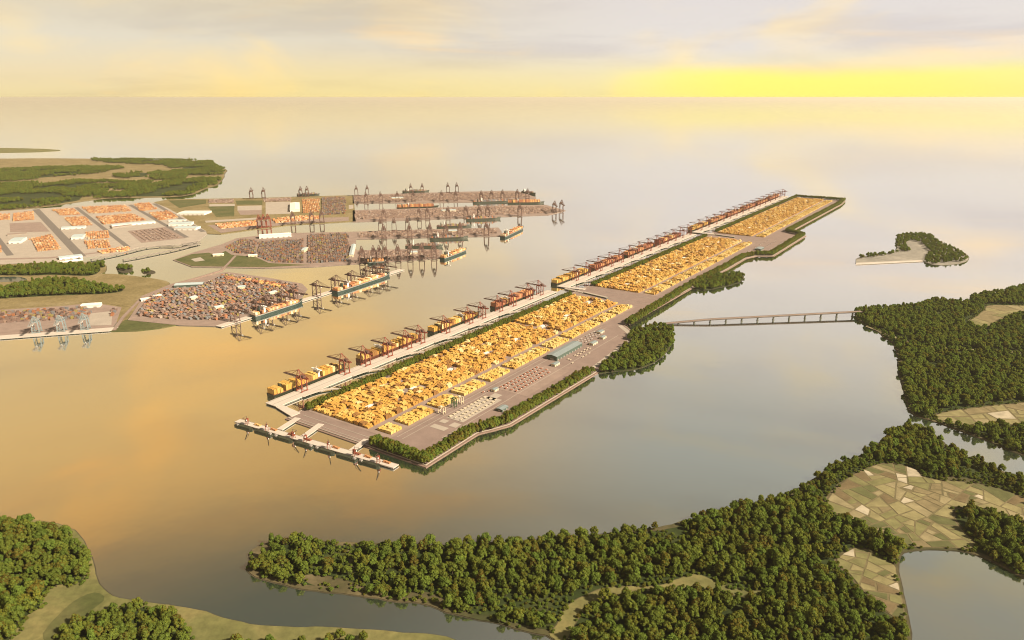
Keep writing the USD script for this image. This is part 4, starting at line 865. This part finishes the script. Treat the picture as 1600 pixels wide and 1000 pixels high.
lorries(T_PALE, np.arange(1020, 1260, 30), (700, 712, 740), 'pale lorry beside the big shed', 'pale lorries beside the shed', 4, 0.3, z=GZ + 0.01)
lorries(T_BROWN, np.arange(540, 600, 22), (612, 625), 'red-brown lorry alone near the pale strip', 'lone lorries near the strip', 6, 0.4, z=GZ + 0.01)
lorries(T_GREY, np.arange(3800, 4380, 44), (640, 700, 760), 'grey lorry at the far bend of the seawall', 'grey lorries at the far bend', 5, 0.25, z=GZ + 0.01)
def shed(name, label, cat, loc, rot, l, w, h, roof_m, wall_m, ridge=None, doors=4, group=None, base=0.0):
    """A gabled hall with eaves, doors and roof lights."""
    t = thing(name, label, cat, loc, rot, group); ridge = ridge or h * 0.22
    b = MB(); b.box((0, 0, h / 2), (l, w, h)); v = [(-l / 2, -w / 2, h), (-l / 2, w / 2, h), (-l / 2, 0, h + ridge), (l / 2, -w / 2, h), (l / 2, w / 2, h), (l / 2, 0, h + ridge)]
    b.add(v, np.array([[0, 2, 1], [3, 4, 5]])); b.build('wall', wall_m, t)
    e = 1.2; b = MB()
    for s in (-1, 1):
        q = [(-l / 2 - e, s * (w / 2 + e), h + 0.1 - ridge * e / (w / 2)), (l / 2 + e, s * (w / 2 + e), h + 0.1 - ridge * e / (w / 2)), (l / 2 + e, 0, h + ridge + 0.1), (-l / 2 - e, 0, h + ridge + 0.1)]
        q2 = [(x, y, z + 0.5) for x, y, z in q]; b.add(q + q2, BOXF)
    r_ = b.build('roof', roof_m, t)
    b = MB(); b.box((0, 0, h + ridge + 0.9), (l * 0.9, 2.2, 1.0)); b.build('ridge_vent', roof_m, r_)
    for k in range(doors):
        x = (k + 0.5) / doors * l - l / 2
        b = MB(); b.box((x, -w / 2 - 0.1, min(h * 0.35, 3.2)), (l / doors * 0.35, 0.2, min(h * 0.7, 6.4))); b.build('door', M['greysteel'], t)
    b = MB(); b.box((-l / 2 - 0.1, 0, min(h * 0.35, 4)), (0.2, w * 0.35, min(h * 0.7, 8))); b.build('gate', M['greysteel'], t)
    return t
q = W(1120, 644); shed('warehouse', 'long warehouse with a pale blue-grey roof on the grey yard of the island', 'warehouse', (*q, GZ), QROT, 228, 50, 19, M['blueroof'], M['tealwall'], doors=9)
q = W(446, 768); shed('shed', 'small blue-grey roofed shed beside the outer hedge', 'shed', (*q, GZ), QROT, 40, 26, 10, M['blueroof'], M['tealwall'], doors=2)
q = W(3960, 690); shed('shed', 'small blue-roofed shed on the grey apron at the far bend of the seawall', 'shed', (*q, GZ), QROT, 90, 44, 13, M['blueroof'], M['tealwall'], doors=3)
for u_, v_, l_, w_, lab in ((1300, 600 + 92, 46, 22, 'blue-grey shed just beyond the long warehouse, seawall side'), (1400, 690, 34, 20, 'second blue-grey shed beyond the long warehouse'), (960, 690, 40, 20, 'low blue-grey shed between the lorry rows and the long warehouse'), (580, 640, 26, 18, 'small blue-grey shed at the far end of the pale lot'), (1470, 640, 40, 24, 'blue-grey shed by the waterside grove')):
    q = W(u_, v_); shed('shed', lab, 'shed', (*q, GZ), QROT, l_, w_, 9, M['blueroof'], M['cream'], doors=2)
def rtg(label, u, v, m, h, span, w):
    q = W(u, v); t = thing('gantry_crane', label, 'gantry crane', (q[0], q[1], GZ), QROT + math.pi / 2)
    for sx in (-1, 1):
        for sy in (-1, 1):
            b = MB(); b.bar((sx * span / 2, sy * w / 2, 1.8), (sx * span / 2, sy * w / 2 * 0.8, h), 2.2); b.build('leg', m, t)
            b = MB(); b.cyl((sx * span / 2 - 0.8, sy * w / 2, 0.9), (sx * span / 2 + 0.8, sy * w / 2, 0.9), 0.9, n=9); b.build('wheel', M['tyre'], t)
    b = MB()
    for sy in (-1, 1): b.bar((-span / 2 - 1.5, sy * w * 0.4, h + 1), (span / 2 + 1.5, sy * w * 0.4, h + 1), 2.0, 3.0)
    for sx in (-1, 1): b.bar((sx * span / 2, -w / 2, h * 0.45), (sx * span / 2, w / 2, h * 0.45), 1.5)
    b.build('top_beam', m, t)
    b = MB(); b.box((span * 0.15, 0, h + 3.8), (7, w * 0.7, 3)); b.box((span * 0.15, 0, h - 4), (3, 3, 3.5)); b.build('trolley', m, t)
rtg('dark green gantry crane standing tall beside the pale yellow strip', 366, 606, M['green'], 33, 15, 13)
rtg('cream gantry crane nearer than the dark green one', 296, 606, M['cream'], 24, 22, 12)
rtg('cream gantry crane just beyond the dark green one', 404, 606, M['cream'], 26, 20, 12)

# ---------------------------------------------------------------- the long bridge to the right bank
A, B_ = P(1036, 507), P(1345, 494); bl = float(np.linalg.norm(B_ - A)); bd = (B_ - A) / bl; bn = np.array([-bd[1], bd[0]])
t = thing('road_bridge', 'long slender road bridge on thin piers from the grove to the right bank', 'bridge')
def bz(s): return 5 + 13 * min(1, s / 240.0) + 8.5 * max(0, (s - 240) / (bl - 240)) if s > 0 else 5
N = 26; sec = [(s, bz(s)) for s in np.linspace(0, bl, N)]
def ribbon(m, o0, o1, z0, z1):
    for (s, z), (s2, z2) in zip(sec[:-1], sec[1:]):
        m.add([[*(A + bd * a + bn * o), zz + k] for (a, zz) in ((s, z), (s2, z2)) for o, k in ((o0, z0), (o1, z0), (o1, z1), (o0, z1))], np.array([[0, 1, 5, 4], [1, 2, 6, 5], [2, 3, 7, 6], [3, 0, 4, 7]])[:, ::-1])
b = MB(); ribbon(b, -10, 10, -0.6, 0.0); b.build('deck', M['pave3'], t)
b = MB(); ribbon(b, -7, 7, -5.0, -0.6); b.build('girder', M['brownsteel'], t)
for s_ in (-1, 1):
    b = MB(); ribbon(b, s_ * 10 - 0.5, s_ * 10 + 0.5, -1.6, 1.4); b.build('parapet', M['road'], t)
for x in np.arange(1060, 1336, 24.7):
    q = P(x, 507 - (x - 1036) * 13 / 309); s = float((q - A) @ bd); q = A + bd * s
    b = MB(); b.box((*q, bz(s) / 2 - 3), (9.0, 5.0, bz(s)), rot=math.atan2(bd[1], bd[0]) + math.pi / 2); b.box((*q, bz(s) - 4.2), (17, 4.6, 2.2), rot=math.atan2(bd[1], bd[0]) + math.pi / 2); b.box((*q, 0.6), (12, 8, 2.4), rot=math.atan2(bd[1], bd[0]) + math.pi / 2); b.build('pier', M['brownsteel'] if False else M['darkconc'], t)
# ---------------------------------------------------------------- the older terminals on the left
SO, SM, SV = stack_models('orange_stack', M['orange'], (1, 2, 3, 4, 4), 8, 5, 7, 1), stack_models('mixed_stack', M['mixed'], (1, 2, 3, 4, 5), 10, 5, 8, 1), stack_models('mauve_stack', M['mauve'], (1, 2, 3, 4), 8, 6, 9, 1)
SR = stack_models('red_brown_stack', M['shipred'], (2, 3, 4), 4, 7, 10)
LOWROW = stack_models('low_row', M['mauve'], (1, 1), 3, 5, 12)
TZ = 3.2
def pp(px, z=TZ): return Polygon(PP(px, z)).buffer(0)
def terminal(px, m, top=TZ): return land('terminal_ground', pp(px), m, top, M['darkconc'], 1.5)
def block(px, models, label, du=14.2, dv=17.2, drop=0.14, seed=0, along=None, name='container_block', z=TZ + 0.4, merge=None):
    """A yard block: container stacks in straight rows along the longest edge of its outline."""
    poly = pp(px, z); c = np.array(poly.minimum_rotated_rectangle.exterior.coords); e0, e1 = c[1] - c[0], c[2] - c[1]
    d = along if along is not None else (e0 if np.linalg.norm(e0) > np.linalg.norm(e1) else e1); d = np.asarray(d, float); d = d / np.linalg.norm(d); n = np.array([-d[1], d[0]]); o = np.array(poly.centroid.coords[0])
    R_ = math.sqrt(poly.area) * 2.5 + 600; r = np.random.default_rng(seed + len(px) * 7 + int(px[0][0]))
    a, b_ = np.meshgrid(np.arange(-R_, R_, du), np.arange(-R_, R_, dv)); p = o + a.ravel()[:, None] * d + b_.ravel()[:, None] * n; p = p + r.uniform(-1.4, 1.4, p.shape)
    p = p[contains_xy(poly.buffer(-6), p[:, 0], p[:, 1]) & (r.random(len(p)) > drop)]
    if not len(p): return
    instancer(name, models, np.c_[p, np.full(len(p), z)], math.atan2(d[1], d[0]) + math.pi * r.integers(0, 2, len(p)), np.ones((len(p), 3)), r.integers(0, len(models), len(p)), label, 'container yard')
    return d
def strip(px, w, m, z, name='terminal_road'):
    return sheet(name, LineString(PP(px, z)).buffer(w / 2, cap_style=2, join_style=2), z, m)

# the far left terminal on the mainland
terminal([(-60, 334), (57, 326), (117, 322), (240, 316), (262, 325), (282, 336), (322, 361), (324, 366), (307, 379), (217, 386), (180, 398), (127, 402), (75, 410), (-60, 414)], M['pave2'])
strip([(56, 327), (127, 401)], 62, M['road'], TZ + 0.5); strip([(119, 324), (200, 386)], 38, M['road'], TZ + 0.5); strip([(203, 320), (292, 371)], 38, M['road'], TZ + 0.5); strip([(241, 318), (318, 362)], 42, M['road'], TZ + 0.5); strip([(-20, 352), (16, 399)], 44, M['road'], TZ + 0.5)
strip([(-50, 406), (75, 403), (180, 392)], 50, M['pave3'], TZ + 0.3)
for q, mdl, lab in [([(80, 328), (117, 326), (129, 335), (95, 337)], SO, 'orange container block at the top corner beside the wide dark road'), ([(97, 341), (134, 338), (145, 352), (112, 355)], SO, 'orange container block second down beside the wide dark road'),
    ([(126, 324), (198, 321), (209, 330), (140, 334)], SO, 'long orange container block along the back edge of the far left terminal'), ([(149, 339), (208, 334), (230, 344), (160, 351)], SO, 'long orange container block in front of the back-edge block'),
    ([(209, 319), (233, 317), (247, 327), (219, 330)], SO, 'orange container block at the back right corner of the far left terminal'), ([(230, 333), (264, 330), (281, 340), (246, 345)], SO, 'orange container block just behind the blue-roofed cluster'),
    ([(132, 363), (171, 361), (173, 372), (135, 374)], SO, 'small orange container block in the middle of the far left terminal'), ([(131, 377), (172, 375), (176, 387), (135, 389)], SO, 'small orange container block nearer than the middle one'),
    ([(150, 393), (205, 385), (202, 392), (160, 397)], SO, 'scattered orange containers along the curved viaduct'), ([(45, 374), (82, 366), (98, 389), (56, 394)], SO, 'big orange container block left of the wide dark road'),
    ([(20, 334), (55, 330), (56, 343), (20, 346)], SO, 'orange container block at the upper left end of the terminal'), ([(-20, 336), (18, 334), (18, 343), (-20, 345)], SO, 'orange container block cut by the left edge of the photo'), ([(-10, 386), (2, 384), (4, 394), (-10, 396)], SO, 'orange stacks at the left edge below the small blue roof')]:
    block(q, mdl, lab)
block([(201, 362), (259, 356), (287, 371), (222, 378)], LOWROW, 'brown striped yard of low rows beside the blue-roofed cluster', 27, 34, 0.02)
sheet('brown_yard', pp([(15, 349), (64, 347), (78, 362), (16, 363)]), TZ + 0.55, M['pave3'])
sheet('striped_yard', pp([(199, 361), (260, 354.5), (290, 372), (221, 379.5)]), TZ + 0.45, M['pave3'])
def hall(px0, px1, w, h, roof, wall, label, name='hall', cat='hall', z=TZ):
    a, c = P(*px0, z), P(*px1, z); l = float(np.linalg.norm(c - a)); o = (a + c) / 2; d = c - a
    return shed(name, label, cat, (*o, z), math.atan2(d[1], d[0]), l, w, h, roof, wall, doors=max(2, int(l / 40)))
hall((97, 341 + 17), (134, 356), 70, 16, M['skyroof'], M['white'], 'long pale blue roofed hall beside the wide dark road')
hall((114, 372), (132, 371), 150, 18, M['skyroof'], M['white'], 'square pale blue roofed hall left of the middle orange blocks')
hall((174, 354), (242, 348), 70, 16, M['skyroof'], M['white'], 'longest pale blue roof across the middle of the far left terminal')
hall((266, 352), (301, 351), 120, 20, M['skyroof'], M['white'], 'large blue roof of the cluster at the right end of the far left terminal')
hall((276, 358), (310, 358), 110, 18, M['skyroof'], M['white'], 'second large blue roof of the cluster nearest the water')
hall((264, 346), (291, 345), 40, 12, M['skyroof'], M['white'], 'narrow blue roof behind the cluster of large blue roofs')
hall((19, 378), (38, 377), 180, 20, M['skyroof'], M['white'], 'square pale blue roof left of the big orange block')
hall((92, 405), (128, 401), 70, 14, M['skyroof'], M['white'], 'low pale blue roof at the foot of the wide dark road')
hall((12, 368), (42, 366), 40, 12, M['pave3'], M['concrete'], 'brown roofed shed above the square blue roof at far left')
hall((174, 357), (205, 353), 40, 12, M['pave3'], M['concrete'], 'brown roofed shed in front of the longest pale blue roof')
for q0, q1, w, lab in [((296, 470), (306, 467), 34, 'small pale shed in the left part of the near left container yard'), ((372, 452), (384, 451), 34, 'small pale shed behind the nearer teal ship'), ((335, 485), (348, 482), 34, 'small pale shed near the front edge of the near left container yard'), ((420, 462), (431, 459), 30, 'small pale shed between the stacks beside the straight quay'),
    ((474, 392), (479, 392), 120, 'narrow pale shed in the lane between the two middle container halves'), ((549, 402), (553, 385), 30, 'grey-blue shed where the front middle finger begins'), ((700, 363), (714, 362.6), 60, 'low shed on the back middle finger'), ((640, 397), (652, 396.4), 60, 'low shed on the front middle finger'), ((612, 311), (630, 310.5), 60, 'low shed on the back finger of the long terminal'), ((690, 331), (712, 330.4), 60, 'low shed on the front finger of the long terminal')]:
    hall(q0, q1, w, 17, M['skyroof'], M['cream'], lab, 'shed', 'shed')
# viaduct that curls along the shore of the far left terminal
for k, (q, lab) in enumerate([([(128, 408), (165, 402), (200, 394), (225, 387), (255, 384), (275, 385), (300, 380), (318, 376)], 'curved grey viaduct along the shore of the far left terminal'), ([(180, 408), (212, 403), (240, 397), (262, 393), (290, 386), (322, 378)], 'second curved viaduct over the channel, nearer the islets')]):
    t = thing('viaduct', lab, 'viaduct'); line = LineString(chaikin(PP(q, 8), 2)[:-4]).simplify(1.0)
    d = MB(); d.prism(line.buffer(13, cap_style=2), 7.5, 9.5); d.build('deck', M['road'], t)
    d = MB(); d.prism(line.buffer(13, cap_style=2).difference(line.buffer(11.8, cap_style=2)), 9.5, 11.0); d.build('parapet', M['concrete'], t)
    d = MB(); d.prism(line.buffer(8, cap_style=2), 5.2, 7.5); d.build('girder', M['darkconc'], t)
    n = int(line.length / 90)
    for i in range(n + 1):
        p = line.interpolate(i / n, normalized=True); d = MB(); d.cyl((p.x, p.y, -3), (p.x, p.y, 5.2), 3.2, n=8); d.build('pier', M['darkconc'], t)

# the long terminal with two fingers
terminal([(240, 316), (262, 311.5), (410, 309), (470, 307), (552, 305), (556, 346), (452, 352), (402, 358), (345, 366), (323, 365), (322, 361), (282, 336), (262, 325)], M['drygrass'])
terminal([(551, 305), (630, 302), (740, 299), (800, 298), (815, 300), (838, 308.5), (836, 312), (740, 316), (551, 318)], M['pave3'])
terminal([(551, 328.5), (690, 324), (776, 321), (853, 320), (884, 329), (858, 336), (700, 342), (551, 347)], M['pave3'])
for q in ([(262, 313), (322, 312), (322, 318), (280, 325)], [(325, 323), (366, 322), (366, 338), (338, 339)], [(368, 313.5), (410, 313), (410, 320), (370, 320)]): sheet('grass_plot', pp(q), TZ + 0.4, M['grass'])
for q in ([(327, 319), (367, 318.5), (367, 322), (327, 322.5)], [(371, 322), (409, 321), (409, 328), (371, 329)], [(415, 316), (454, 315), (454, 334), (415, 335)], [(320, 345), (402, 340), (402, 343), (322, 348)], [(545, 320.5), (552, 320), (552, 326), (545, 327)]): sheet('pale_apron', pp(q), TZ + 0.5, M['pave2'])
for q in ([(371, 329), (409, 328), (409, 335), (376, 336)], [(325, 352), (400, 346), (470, 341), (545, 339), (545, 345), (452, 350.5), (402, 356.5), (345, 364)]): sheet('grey_apron', pp(q), TZ + 0.45, M['pave3'])
hall((283, 334), (325, 334), 190, 16, M['white'], M['white'], 'wide white roofed hall between the grass plots')
hall((461, 320), (461, 331), 95, 24, M['white'], M['white'], 'tall bright white hall standing alone in the long terminal')
for q, mdl, lab in [([(326, 312.5), (366, 311.5), (366, 317), (326, 317.5)], SV, 'brown container rows at the back left of the long terminal'), ([(411, 311), (456, 309.5), (456, 314.5), (411, 315.5)], SV, 'brown container rows at the back edge behind the pale apron'),
    ([(472, 312), (500, 311), (500, 332), (474, 333)], SO, 'orange container block right of the bright white hall'), ([(503, 309), (541, 308), (541, 334), (503, 336)], SM, 'mixed container block at the root of the two fingers'),
    ([(335, 351), (400, 345), (402, 352), (345, 358)], SO, 'orange container strip along the channel of the long terminal'), ([(424, 343), (470, 338), (500, 338), (500, 342), (430, 349)], SO, 'shorter orange strip beyond the red cranes'),
    ([(554, 307), (700, 302.5), (812, 301), (830, 308), (740, 312), (554, 315)], SV, 'long brown container rows on the back finger'), ([(554, 331), (690, 326.5), (776, 323.5), (850, 323), (872, 329), (850, 333), (700, 338.5), (554, 343)], SV, 'long brown container rows on the front finger')]:
    block(q, mdl, lab)

# the middle terminal with its green tip and two fingers
terminal([(270, 406), (300, 395), (345, 382), (370, 372), (404, 368), (456, 364), (549, 362), (640, 359), (779, 355.5), (784, 362), (781, 369), (640, 372), (556, 374), (556, 391), (640, 389), (690, 390), (692, 403), (640, 407), (574, 411), (490, 417), (414, 419), (300, 417)], M['pave3'])
sheet('grass_plot', pp([(273, 406), (300, 397), (326, 395), (340, 399), (352, 392), (362, 398), (400, 402), (420, 411), (485, 414), (414, 417.5), (300, 416)]), TZ + 0.4, M['grass'])
sheet('pale_apron', pp([(298, 405), (313, 402), (320, 407), (305, 409)]), TZ + 0.7, M['pave2'])
for k, (q0, q1, lab) in enumerate([((333, 400), (350, 399), 'pale low building on the green tip of the middle terminal'), ((388, 401), (402, 400), 'small white building where the green tip meets the container rows')]): hall(q0, q1, 40, 12, M['white'], M['cream'], lab)
hall((405, 372), (455, 369), 70, 24, M['white'], M['white'], 'long white roofed hall on the back edge of the middle terminal')
for q, mdl, lab in [([(352, 386), (376, 374), (402, 376), (400, 398), (366, 395)], SM, 'brown container stacks behind the green tip of the middle terminal'), ([(404, 378), (475, 374), (475, 411), (425, 410), (402, 400)], SM, 'mixed container stacks filling the left half of the middle terminal'),
    ([(480, 367), (545, 365), (548, 408), (480, 412)], SM, 'mixed container stacks filling the right half of the middle terminal'), ([(560, 364), (640, 361), (776, 358), (778, 365), (640, 369), (560, 371)], SV, 'thin brown container rows on the back finger of the middle terminal'), ([(560, 393), (686, 392), (688, 400), (640, 404), (560, 408)], SV, 'thin brown container rows on the front finger of the middle terminal')]:
    block(q, mdl, lab)

# the near terminal with its long straight quay, and the embankment
terminal([(200, 500), (225, 462), (270, 445), (347, 426), (357, 425), (420, 434), (472, 443), (480, 451), (468, 470), (430, 484), (396, 495), (352, 510), (280, 508)], M['pave3'])
land('embankment', pp([(172, 518), (188, 500), (210, 499), (280, 507), (250, 513), (215, 517)], 2.0), M['grass'], 1.9, None)
Q0, Q1 = P(346, 511, 5), P(632, 421.5, 5); qd = (Q1 - Q0) / np.linalg.norm(Q1 - Q0); qn = np.array([-qd[1], qd[0]]); QL = float(np.linalg.norm(Q1 - Q0)); WROT = math.atan2(qd[1], qd[0])
t = thing('quay_wharf', 'straight pale quay of the near left terminal running out past its yard into the water', 'wharf')
d = MB(); d.prism(Polygon([tuple(Q0), tuple(Q1), tuple(Q1 + qn * 44), tuple(Q0 + qn * 44)]), 3.0, 5.2); d.build('deck', M['deck'], t)
d = MB(); d.prism(Polygon([tuple(Q0 + qn * 3 + qd * 2), tuple(Q1 + qn * 3 - qd * 2), tuple(Q1 + qn * 8 - qd * 2), tuple(Q0 + qn * 8 + qd * 2)]), -2, 3.0); d.build('skirt_wall', M['darkconc'], t)
for i in range(40):
    for o in (1.5, 42):
        q = Q0 + qd * (10 + i * (QL - 20) / 39) + qn * o; d = MB(); d.cyl((*q, -3), (*q, 3), 1.6, n=7); d.build('pile', M['darkconc'], t)
block([(211, 495), (232, 465), (262, 452), (300, 452), (352, 429), (410, 437), (466, 446), (468, 460), (420, 478), (372, 494), (345, 501), (270, 499)], SM, 'dark mixed container stacks filling the near left terminal', 15.2, 17.4, 0.16, along=qd)
block([(350, 431), (405, 438), (455, 446), (440, 449), (395, 443), (352, 436)], SR, 'red and orange stacks along the back edge of the near left terminal', 28, 24, 0.3, along=qd, z=TZ + 8)
hall((274, 448), (318, 446), 62, 15, M['skyroof'], M['tealwall'], 'long pale blue roof at the back left corner of the near left terminal')
hall((220, 470), (236, 468), 40, 10, M['white'], M['white'], 'white shed beside the diagonal road at the near left terminal')
hall((240, 465), (252, 463), 40, 10, M['white'], M['white'], 'second white shed nearer the long pale blue roof')
strip([(172, 516), (188, 496), (222, 463), (268, 444), (300, 435), (347, 424), (357, 413), (370, 398)], 34, M['concrete'], TZ + 1.6, 'causeway_road') if False else None
t = thing('causeway', 'pale diagonal road on a low dam between the grassland and the near left terminal', 'causeway')
ln = LineString(PP([(178, 515), (192, 495), (224, 462), (269, 443.5), (305, 434), (345, 422), (356, 412), (368, 399)], 6)).buffer(0.01)
cl = LineString(PP([(178, 515), (192, 495), (224, 462), (269, 443.5), (305, 434), (345, 422), (356, 412), (368, 399)], 6))
d = MB(); d.prism(cl.buffer(9, cap_style=2, join_style=2), -2, 5.0); d.build('dam', M['seawall'], t)
d = MB(); d.prism(cl.buffer(7, cap_style=2, join_style=2), 5.0, 5.5); d.build('roadway', M['pave3'], t)

# the nearest left quay with the three grey-blue cranes
terminal([(-60, 487), (0, 484), (100, 478), (135, 474), (165, 476), (190, 480), (182, 503), (172, 517), (-60, 533)], M['pave3'])
sheet('sandy_ground', pp([(-60, 470), (0, 467), (100, 462), (180, 459), (222, 456), (205, 480), (165, 474), (135, 472), (100, 476), (0, 482), (-60, 485)]), TZ + 0.1, M['drygrass'])
T0, T1 = P(-60, 534, 5), P(172, 517, 5); td = (T1 - T0) / np.linalg.norm(T1 - T0); tn = np.array([-td[1], td[0]])
t = thing('quay_wharf', 'broad white quay under the three grey-blue cranes at the left edge', 'wharf')
d = MB(); d.prism(Polygon([tuple(T0), tuple(T1), tuple(T1 + tn * 60 + td * 24), tuple(T0 + tn * 60)]), 3.4, 5.2); d.build('deck', M['deck'], t)
d = MB(); d.prism(Polygon([tuple(T0 + tn * 3), tuple(T1 + tn * 3 - td * 2), tuple(T1 + tn * 7), tuple(T0 + tn * 7)]), -2, 3.4); d.build('skirt_wall', M['darkconc'], t)
for i in range(26):
    q = T0 + td * (10 + i * (np.linalg.norm(T1 - T0) - 20) / 25) + tn * 1.5; d = MB(); d.cyl((*q, -3), (*q, 3.4), 1.6, n=7); d.build('pile', M['darkconc'], t)
block([(-20, 488), (60, 485), (130, 480), (146, 486), (136, 498), (60, 502), (-20, 507)], SM, 'brown container stacks behind the three grey-blue cranes', 15.5, 19, 0.2, along=td)
block([(168, 482), (186, 482), (181, 494), (170, 496)], SM, 'few mixed containers at the right end of the blue crane quay', 17, 24, 0.4, along=td)
sheet('pale_apron', pp([(140, 490), (176, 486), (174, 508), (138, 509)]), TZ + 0.5, M['pave2'])
hall((128, 480), (158, 478), 55, 14, M['white'], M['white'], 'white roofed hall behind the right-hand grey-blue crane')

def crane_at(src, x, y, facing, label, group, scale=1.0, z=5.2):
    q = P(x, y, z); copy('quay_crane', src, label, 'quay crane', (q[0], q[1], z), math.atan2(facing[1], facing[0]) - math.pi / 2, group, scale=scale)
for k, (x, y) in enumerate(((58, 519), (97, 517), (134, 514))):
    crane_at(CR_BLUE, x, y, -tn, f'{("left", "middle", "right")[k]} grey-blue quay crane of the three on the white quay', 'grey-blue cranes on the white quay', 1.15)
for k, x in enumerate((372, 406, 422, 445, 464, 499, 528, 553, 577, 592, 604)):
    f = (x - 346) / 286.0; s = QL * f
    # along the quay the pixel spacing shrinks with distance, so step along the ground line through that pixel column
    o = P(x, 511 - 89.5 * f, 5.2) + qn * 20; copy('quay_crane', CR_BROWN, f'{ORD[k]} brown quay crane from the left on the straight quay of the near left terminal', 'quay crane', (o[0], o[1], 5.2), math.atan2(-qn[1], -qn[0]) - math.pi / 2, 'brown cranes on the straight left quay', scale=1.12)
def moor_px(src, a, c, label, group=None, off=0.0, base=340.0):
    A_, C_ = P(*a), P(*c); d = C_ - A_; l = float(np.linalg.norm(d)) * 1.06; o = (A_ + C_) / 2
    copy('container_ship', src, label, 'container ship', (o[0], o[1], 0), math.atan2(d[1], d[0]), group, scale=(l / base, min(1.15, max(0.8, l / base)), 1.15))
moor_px(SHIP_E, (398, 497), (470, 474), 'teal and white ship with orange boxes, nearer of two at the straight left quay')
moor_px(SHIP_E, (526, 458), (606, 431.5), 'teal and white ship with orange boxes, farther of two at the straight left quay')
fd = P(838, 312) - P(551, 318); fd = fd / np.linalg.norm(fd); fnear = np.array([fd[1], -fd[0]]); fnear = fnear if fnear[1] < 0 else -fnear
rows = [('back finger, outer side', -fnear, [(393, 310), (412, 309.6), (470, 307.5), (480, 307.2), (557, 305.8), (574, 305.2), (642, 302.6), (660, 302), (700, 301.2), (714, 300.8)], CR_BROWN), ('back finger, channel side', fnear, [(572, 316.6), (595, 316), (621, 315.3), (646, 314.8), (690, 314.2), (712, 314.2), (752, 314), (768, 313.2), (785, 312.6), (808, 311.8), (824, 311)], CR_BROWN),
    ('front finger, near side', fnear, [(600, 344.4), (655, 343), (668, 342.2), (700, 341), (728, 340.2), (749, 339.4), (762, 338.8), (812, 337)], CR_BROWN), ('front finger, outer tip', fnear, [(866, 332), (877, 330.5)], CR_BROWN), ('middle terminal back finger, channel side', -fnear, [(595, 362), (616, 361.2), (637, 360.6)], CR_BROWN),
    ('middle terminal back finger, near side', fnear, [(600, 372), (640, 371), (672, 370.2), (697, 369.4), (719, 368.6), (760, 368)], CR_BROWN), ('middle terminal front finger, near side', fnear, [(566, 410), (584, 409), (593, 408.5), (602, 408), (622, 406.8), (641, 405.5), (659, 404.6), (678, 403.6)], CR_BROWN), ('long terminal, channel side', fnear, [(458, 350), (487, 348.5), (503, 347.6)], CR_BROWN), ('long terminal beside the orange strip', fnear, [(406, 356), (413, 355.4), (420, 354.8)], CR_RED)]
for nm, w, pts, src in rows:
    for k, (x, y) in enumerate(pts): crane_at(src, x, y, w, f'{ORD[k]} {"red" if src is CR_RED else "brown"} crane from the left, {nm}', f'cranes of the {nm}', 1.4)
for a, c, src, lab in [((630, 301), (669, 299.8), SHIP_F, 'dark ship behind the back finger, under two cranes'), ((741, 317.5), (797, 315.5), SHIP_F, 'dark green ship on the near side of the back finger'), ((628, 326.2), (677, 324.6), SHIP_C, 'dark red-brown ship in the channel between the two far fingers'),
    ((730, 344.5), (780, 342.5), SHIP_F, 'dark green ship on the near side of the front finger'), ((800, 318.6), (843, 318), SHIP_C, 'dark brown ship off the tip between the two far fingers'), ((684, 356.4), (735, 354.6), SHIP_F, 'dark ship on the back side of the middle terminal finger'),
    ((673, 374.6), (729, 372.6), SHIP_F, 'dark green ship on the near side of the middle terminal back finger'), ((635, 387.2), (690, 386.2), SHIP_F, 'dark green ship in the channel of the middle terminal'), ((692, 406), (727, 392.5), SHIP_E, 'teal ship with orange boxes at the tip of the front middle finger'),
    ((786, 372), (816, 357.5), SHIP_E, 'teal ship with pale boxes at the tip of the back middle finger'), ((816, 302), (836, 304), SHIP_F, 'ship turned end-on at the tip of the back finger'), ((465, 305.8), (498, 305.2), SHIP_F, 'dark brown ship at the back edge of the long terminal'), ((575, 412.5), (602, 411.2), SHIP_E, 'teal ship under the cluster of cranes on the front middle finger')]:
    moor_px(src, a, c, lab, 'container ships at the left terminals')
# ---------------------------------------------------------------- the air
M['haze'] = mat('haze', {'v': ('principled_volume', {'color': (0.88, 0.83, 0.72), 'density': HAZE, 'anisotropy': 0.25})}, [], volume='v.volume')
b = MB(); b.box((0, 0, 557.5), (1.7e6, 1.7e6, 1125.0)); tag(b.build('haze', M['haze']), kind='stuff')
